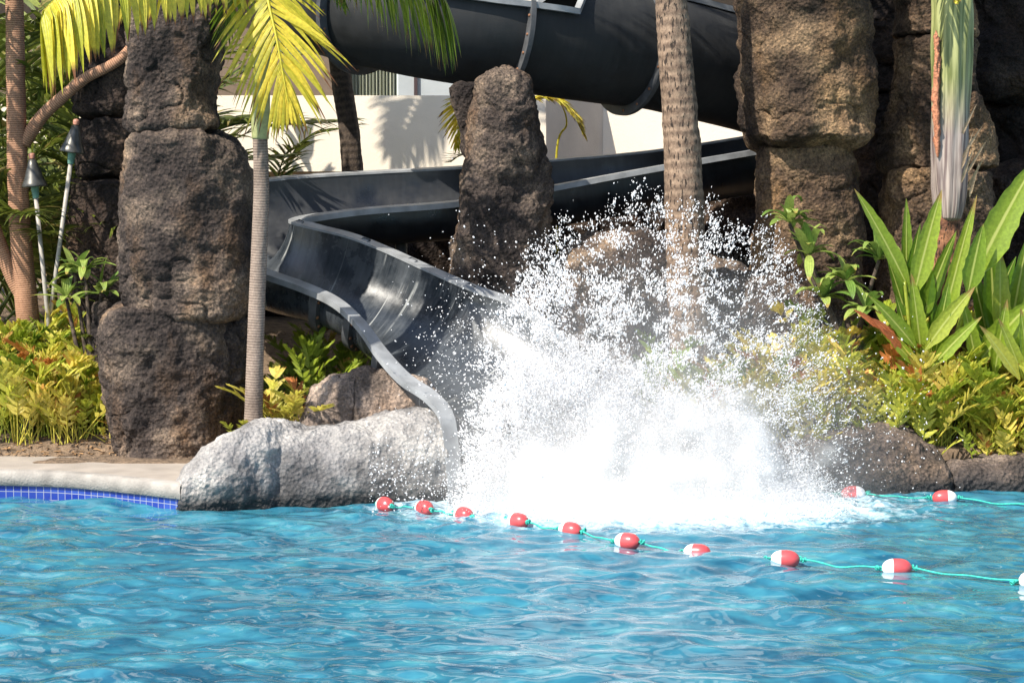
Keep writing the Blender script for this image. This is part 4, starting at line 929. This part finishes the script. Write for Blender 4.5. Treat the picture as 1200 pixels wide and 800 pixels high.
def place(px, py, Ys):
    u = (px - 600) / FPX; v = (400 - py) / FPX; d = np.stack([u, cp + v * sp, -sp + v * cp], -1); t = (Ys - CY) / d[:, 1]
    return np.array([0, CY, CZ]) + d * t[:, None]
BASE = 585.0
# sheet A: airy outer drops
N = 330000; px = r.uniform(520, 1050, N); top = np.interp(px, env[:, 0], env[:, 1]); ct = np.interp(px, core[:, 0], core[:, 1])
top = top + 15 * fbm(np.stack([px / 22, 0 * px, 0 * px + 8], -1), 4) + 2
py = top + (BASE - top) * r.random(N)**.8
hf = np.clip((py - top) / np.maximum(ct - top, 1), 0, 1.4)
q = np.stack([px / 34, py / 34, 0 * px + 3], -1); q2 = np.stack([px / 11, py / 11, 0 * px + 9], -1); q3 = np.stack([px / 90, py / 90, 0 * px], -1)
cl = fbm(q, 3) * .42 + fbm(q2, 2) * .55 + .2 * vnoise(q3)
right = np.clip((px - 860) / 150, 0, 1)
edge = np.clip((1040 - px - .25 * np.clip(py - 440, 0, 200)) / 90, 0, 1) * np.clip((px - 520 - .10 * np.clip(600 - py, 0, 300)) / 50, 0, 1)
dens = (.33 + .16 * hf**1.4 * (1 - right)) * np.where(py > 520, .5, 1) * (1 - .5 * right * np.clip((py - 380) / 80, 0, 1)) * edge * np.clip(.62 + 1.15 * cl, .08, 2.4) * np.clip((py - top) / 50, .05, 1)
keep = r.random(N) < dens; px, py, hf, top = px[keep], py[keep], hf[keep], top[keep]
pos = place(px, py, r.normal(-.1, .38, len(px))); pos = pos[pos[:, 2] > .0]; N = len(pos)
rad = np.clip(np.exp(r.normal(math.log(.0056), .45, N)), .0028, .017) * (1 - .28 * np.clip((pos[:, 0] - 1.6) / 1.2, 0, 1))
vel = pos - np.array([1.0, -.1, -.6]) + r.normal(0, .5, (N, 3))
lg = r.random(N) < .16; rad = np.where(lg, rad * .62, rad * np.where(r.random(N) < .4, .7, 1.0)); A1 = drops(pos, rad, np.where(lg, r.uniform(2.5, 6, N), 1 + r.random(N)**2 * 1.1), vel); NA = N
# sheet B: dense white core of fine drops
N = 900000; px = r.uniform(520, 1010, N); ct = np.interp(px, core[:, 0], core[:, 1]) + 14 * fbm(np.stack([px / 26, 0 * px, 0 * px + 4], -1), 3)
py = ct - 40 + (622 - ct + 40) * r.random(N)
hc = (py - ct) / 60
q = np.stack([px / 46, py / 46, 0 * px + 13], -1)
dens = np.clip(.30 + .8 * hc, 0, 1) * np.clip(.8 + .55 * fbm(q, 4), .15, 1.3) * np.where(py > 600, np.clip((625 - py) / 25, 0, 1), 1)
wx = np.clip((px - 525) / 90, .1, 1) * np.clip((1010 - px + 20 * vnoise(np.stack([py / 15, 0 * px, 0 * px], -1))) / 110, 0, 1)
keep = r.random(N) < dens * wx * .62; px, py = px[keep], py[keep]
Yd = r.normal(0, .30, len(px)) - .45 * np.clip((py - 560) / 50, 0, 1); pos = place(px, py, Yd); pos[:, 2] = np.where(pos[:, 2] < .01, .01 + abs(r.normal(0, .03, len(pos))), pos[:, 2]); N = len(pos)
A2 = drops(pos, np.clip(np.exp(r.normal(math.log(.0036), .35, N)), .002, .008), 1 + r.random(N) * .6, r.normal(0, 1, (N, 3)) + [0, 0, 1])
# sheet C: stray drops low over the chute, rocks and water
N = 2600; px = np.concatenate([r.normal(565, 42, 1300), r.normal(990, 50, 700), r.uniform(430, 560, 600)]); py = np.concatenate([r.normal(420, 60, 1300), r.normal(500, 60, 700), r.normal(560, 25, 600)])
pos = place(px, py, np.concatenate([r.uniform(-.4, .9, 1300), r.normal(-.1, .3, 700), r.uniform(-.9, -.5, 600)])); pos = pos[pos[:, 2] > .01]; N = len(pos)
A3 = drops(pos, np.clip(np.exp(r.normal(math.log(.0052), .4, N)), .003, .012), 1 + r.random(N), r.normal(0, 1, (N, 3)))
print('drops', NA, len(A2[0]) // 6, N)
V, F, C = merge([A1, A2, A3])
sp_ = nm('splash', V, F, DROP, origin=(1.3, -.2, 0)); tag(sp_, 'burst of white water drops thrown up where the chute meets the pool', 'splash', kind='stuff')

# fine mist hanging in the heart of the burst, thinning outwards
MC = np.array([1.25, -.15, .05]); MR = np.array([2.62, 1.05, 2.5])
th = np.linspace(0, np.pi / 2, 26); ph = np.arange(64) / 64 * 2 * np.pi
V = np.array([[MC[0] + MR[0] * math.sin(a) * math.cos(b), MC[1] + MR[1] * math.sin(a) * math.sin(b), .05 + (MR[2] + .05) * math.cos(a)] for a in th for b in ph])
V = np.vstack([V, [MC[0], MC[1], .05]]); F = [gridF(26, 64, True)[:, ::-1], np.array([[25 * 64 + k, 25 * 64 + (k + 1) % 64, 26 * 64] for k in range(64)])]
m, tt, n, l, p = M('mist'); n.remove(p)
pv = n.new('ShaderNodeVolumePrincipled'); pv.inputs['Color'].default_value = (1, 1, 1, 1); pv.inputs['Anisotropy'].default_value = .0
ge = n.new('ShaderNodeNewGeometry'); mp = n.new('ShaderNodeMapping'); mp.vector_type = 'TEXTURE'
mp.inputs['Location'].default_value = tuple(MC); mp.inputs['Scale'].default_value = tuple(MR); l.new(ge.outputs['Position'], mp.inputs[0])
vl = n.new('ShaderNodeVectorMath'); vl.operation = 'LENGTH'; l.new(mp.outputs[0], vl.inputs[0])
sq = n.new('ShaderNodeVectorMath'); sq.operation = 'MULTIPLY'; sq.inputs[1].default_value = (1, 1, 2.5 / 1.6); l.new(mp.outputs[0], sq.inputs[0])
ln = n.new('ShaderNodeVectorMath'); ln.operation = 'LENGTH'; l.new(sq.outputs[0], ln.inputs[0])
nz = tex(n, l, 'Noise', 2.1, 4, ge.outputs['Position'], Roughness=.6)
d0 = mth(n, l, 'ADD', mth(n, l, 'SUBTRACT', .70, ln.outputs['Value']), mth(n, l, 'MULTIPLY', mth(n, l, 'SUBTRACT', nz.outputs[0], .5), .9))
dd_ = ramp(n, l, d0, [(.0, (0,) * 3), (.10, (.08,) * 3), (.45, (1,) * 3)]).outputs[0]
veil = mth(n, l, 'MULTIPLY', mth(n, l, 'SUBTRACT', 1.0, vl.outputs['Value'], True), mth(n, l, 'MULTIPLY', nz.outputs[0], 1.1))
l.new(mth(n, l, 'ADD', mth(n, l, 'MULTIPLY', dd_, 15.0), veil), pv.inputs['Density'])
l.new(pv.outputs[0], n['Material Output'].inputs['Volume'])
tag(nm('splash_mist', V, F, m), 'white mist in the dense heart of the water burst', 'mist', kind='stuff')
S.cycles.volume_step_rate = 1.0; S.cycles.volume_max_steps = 96
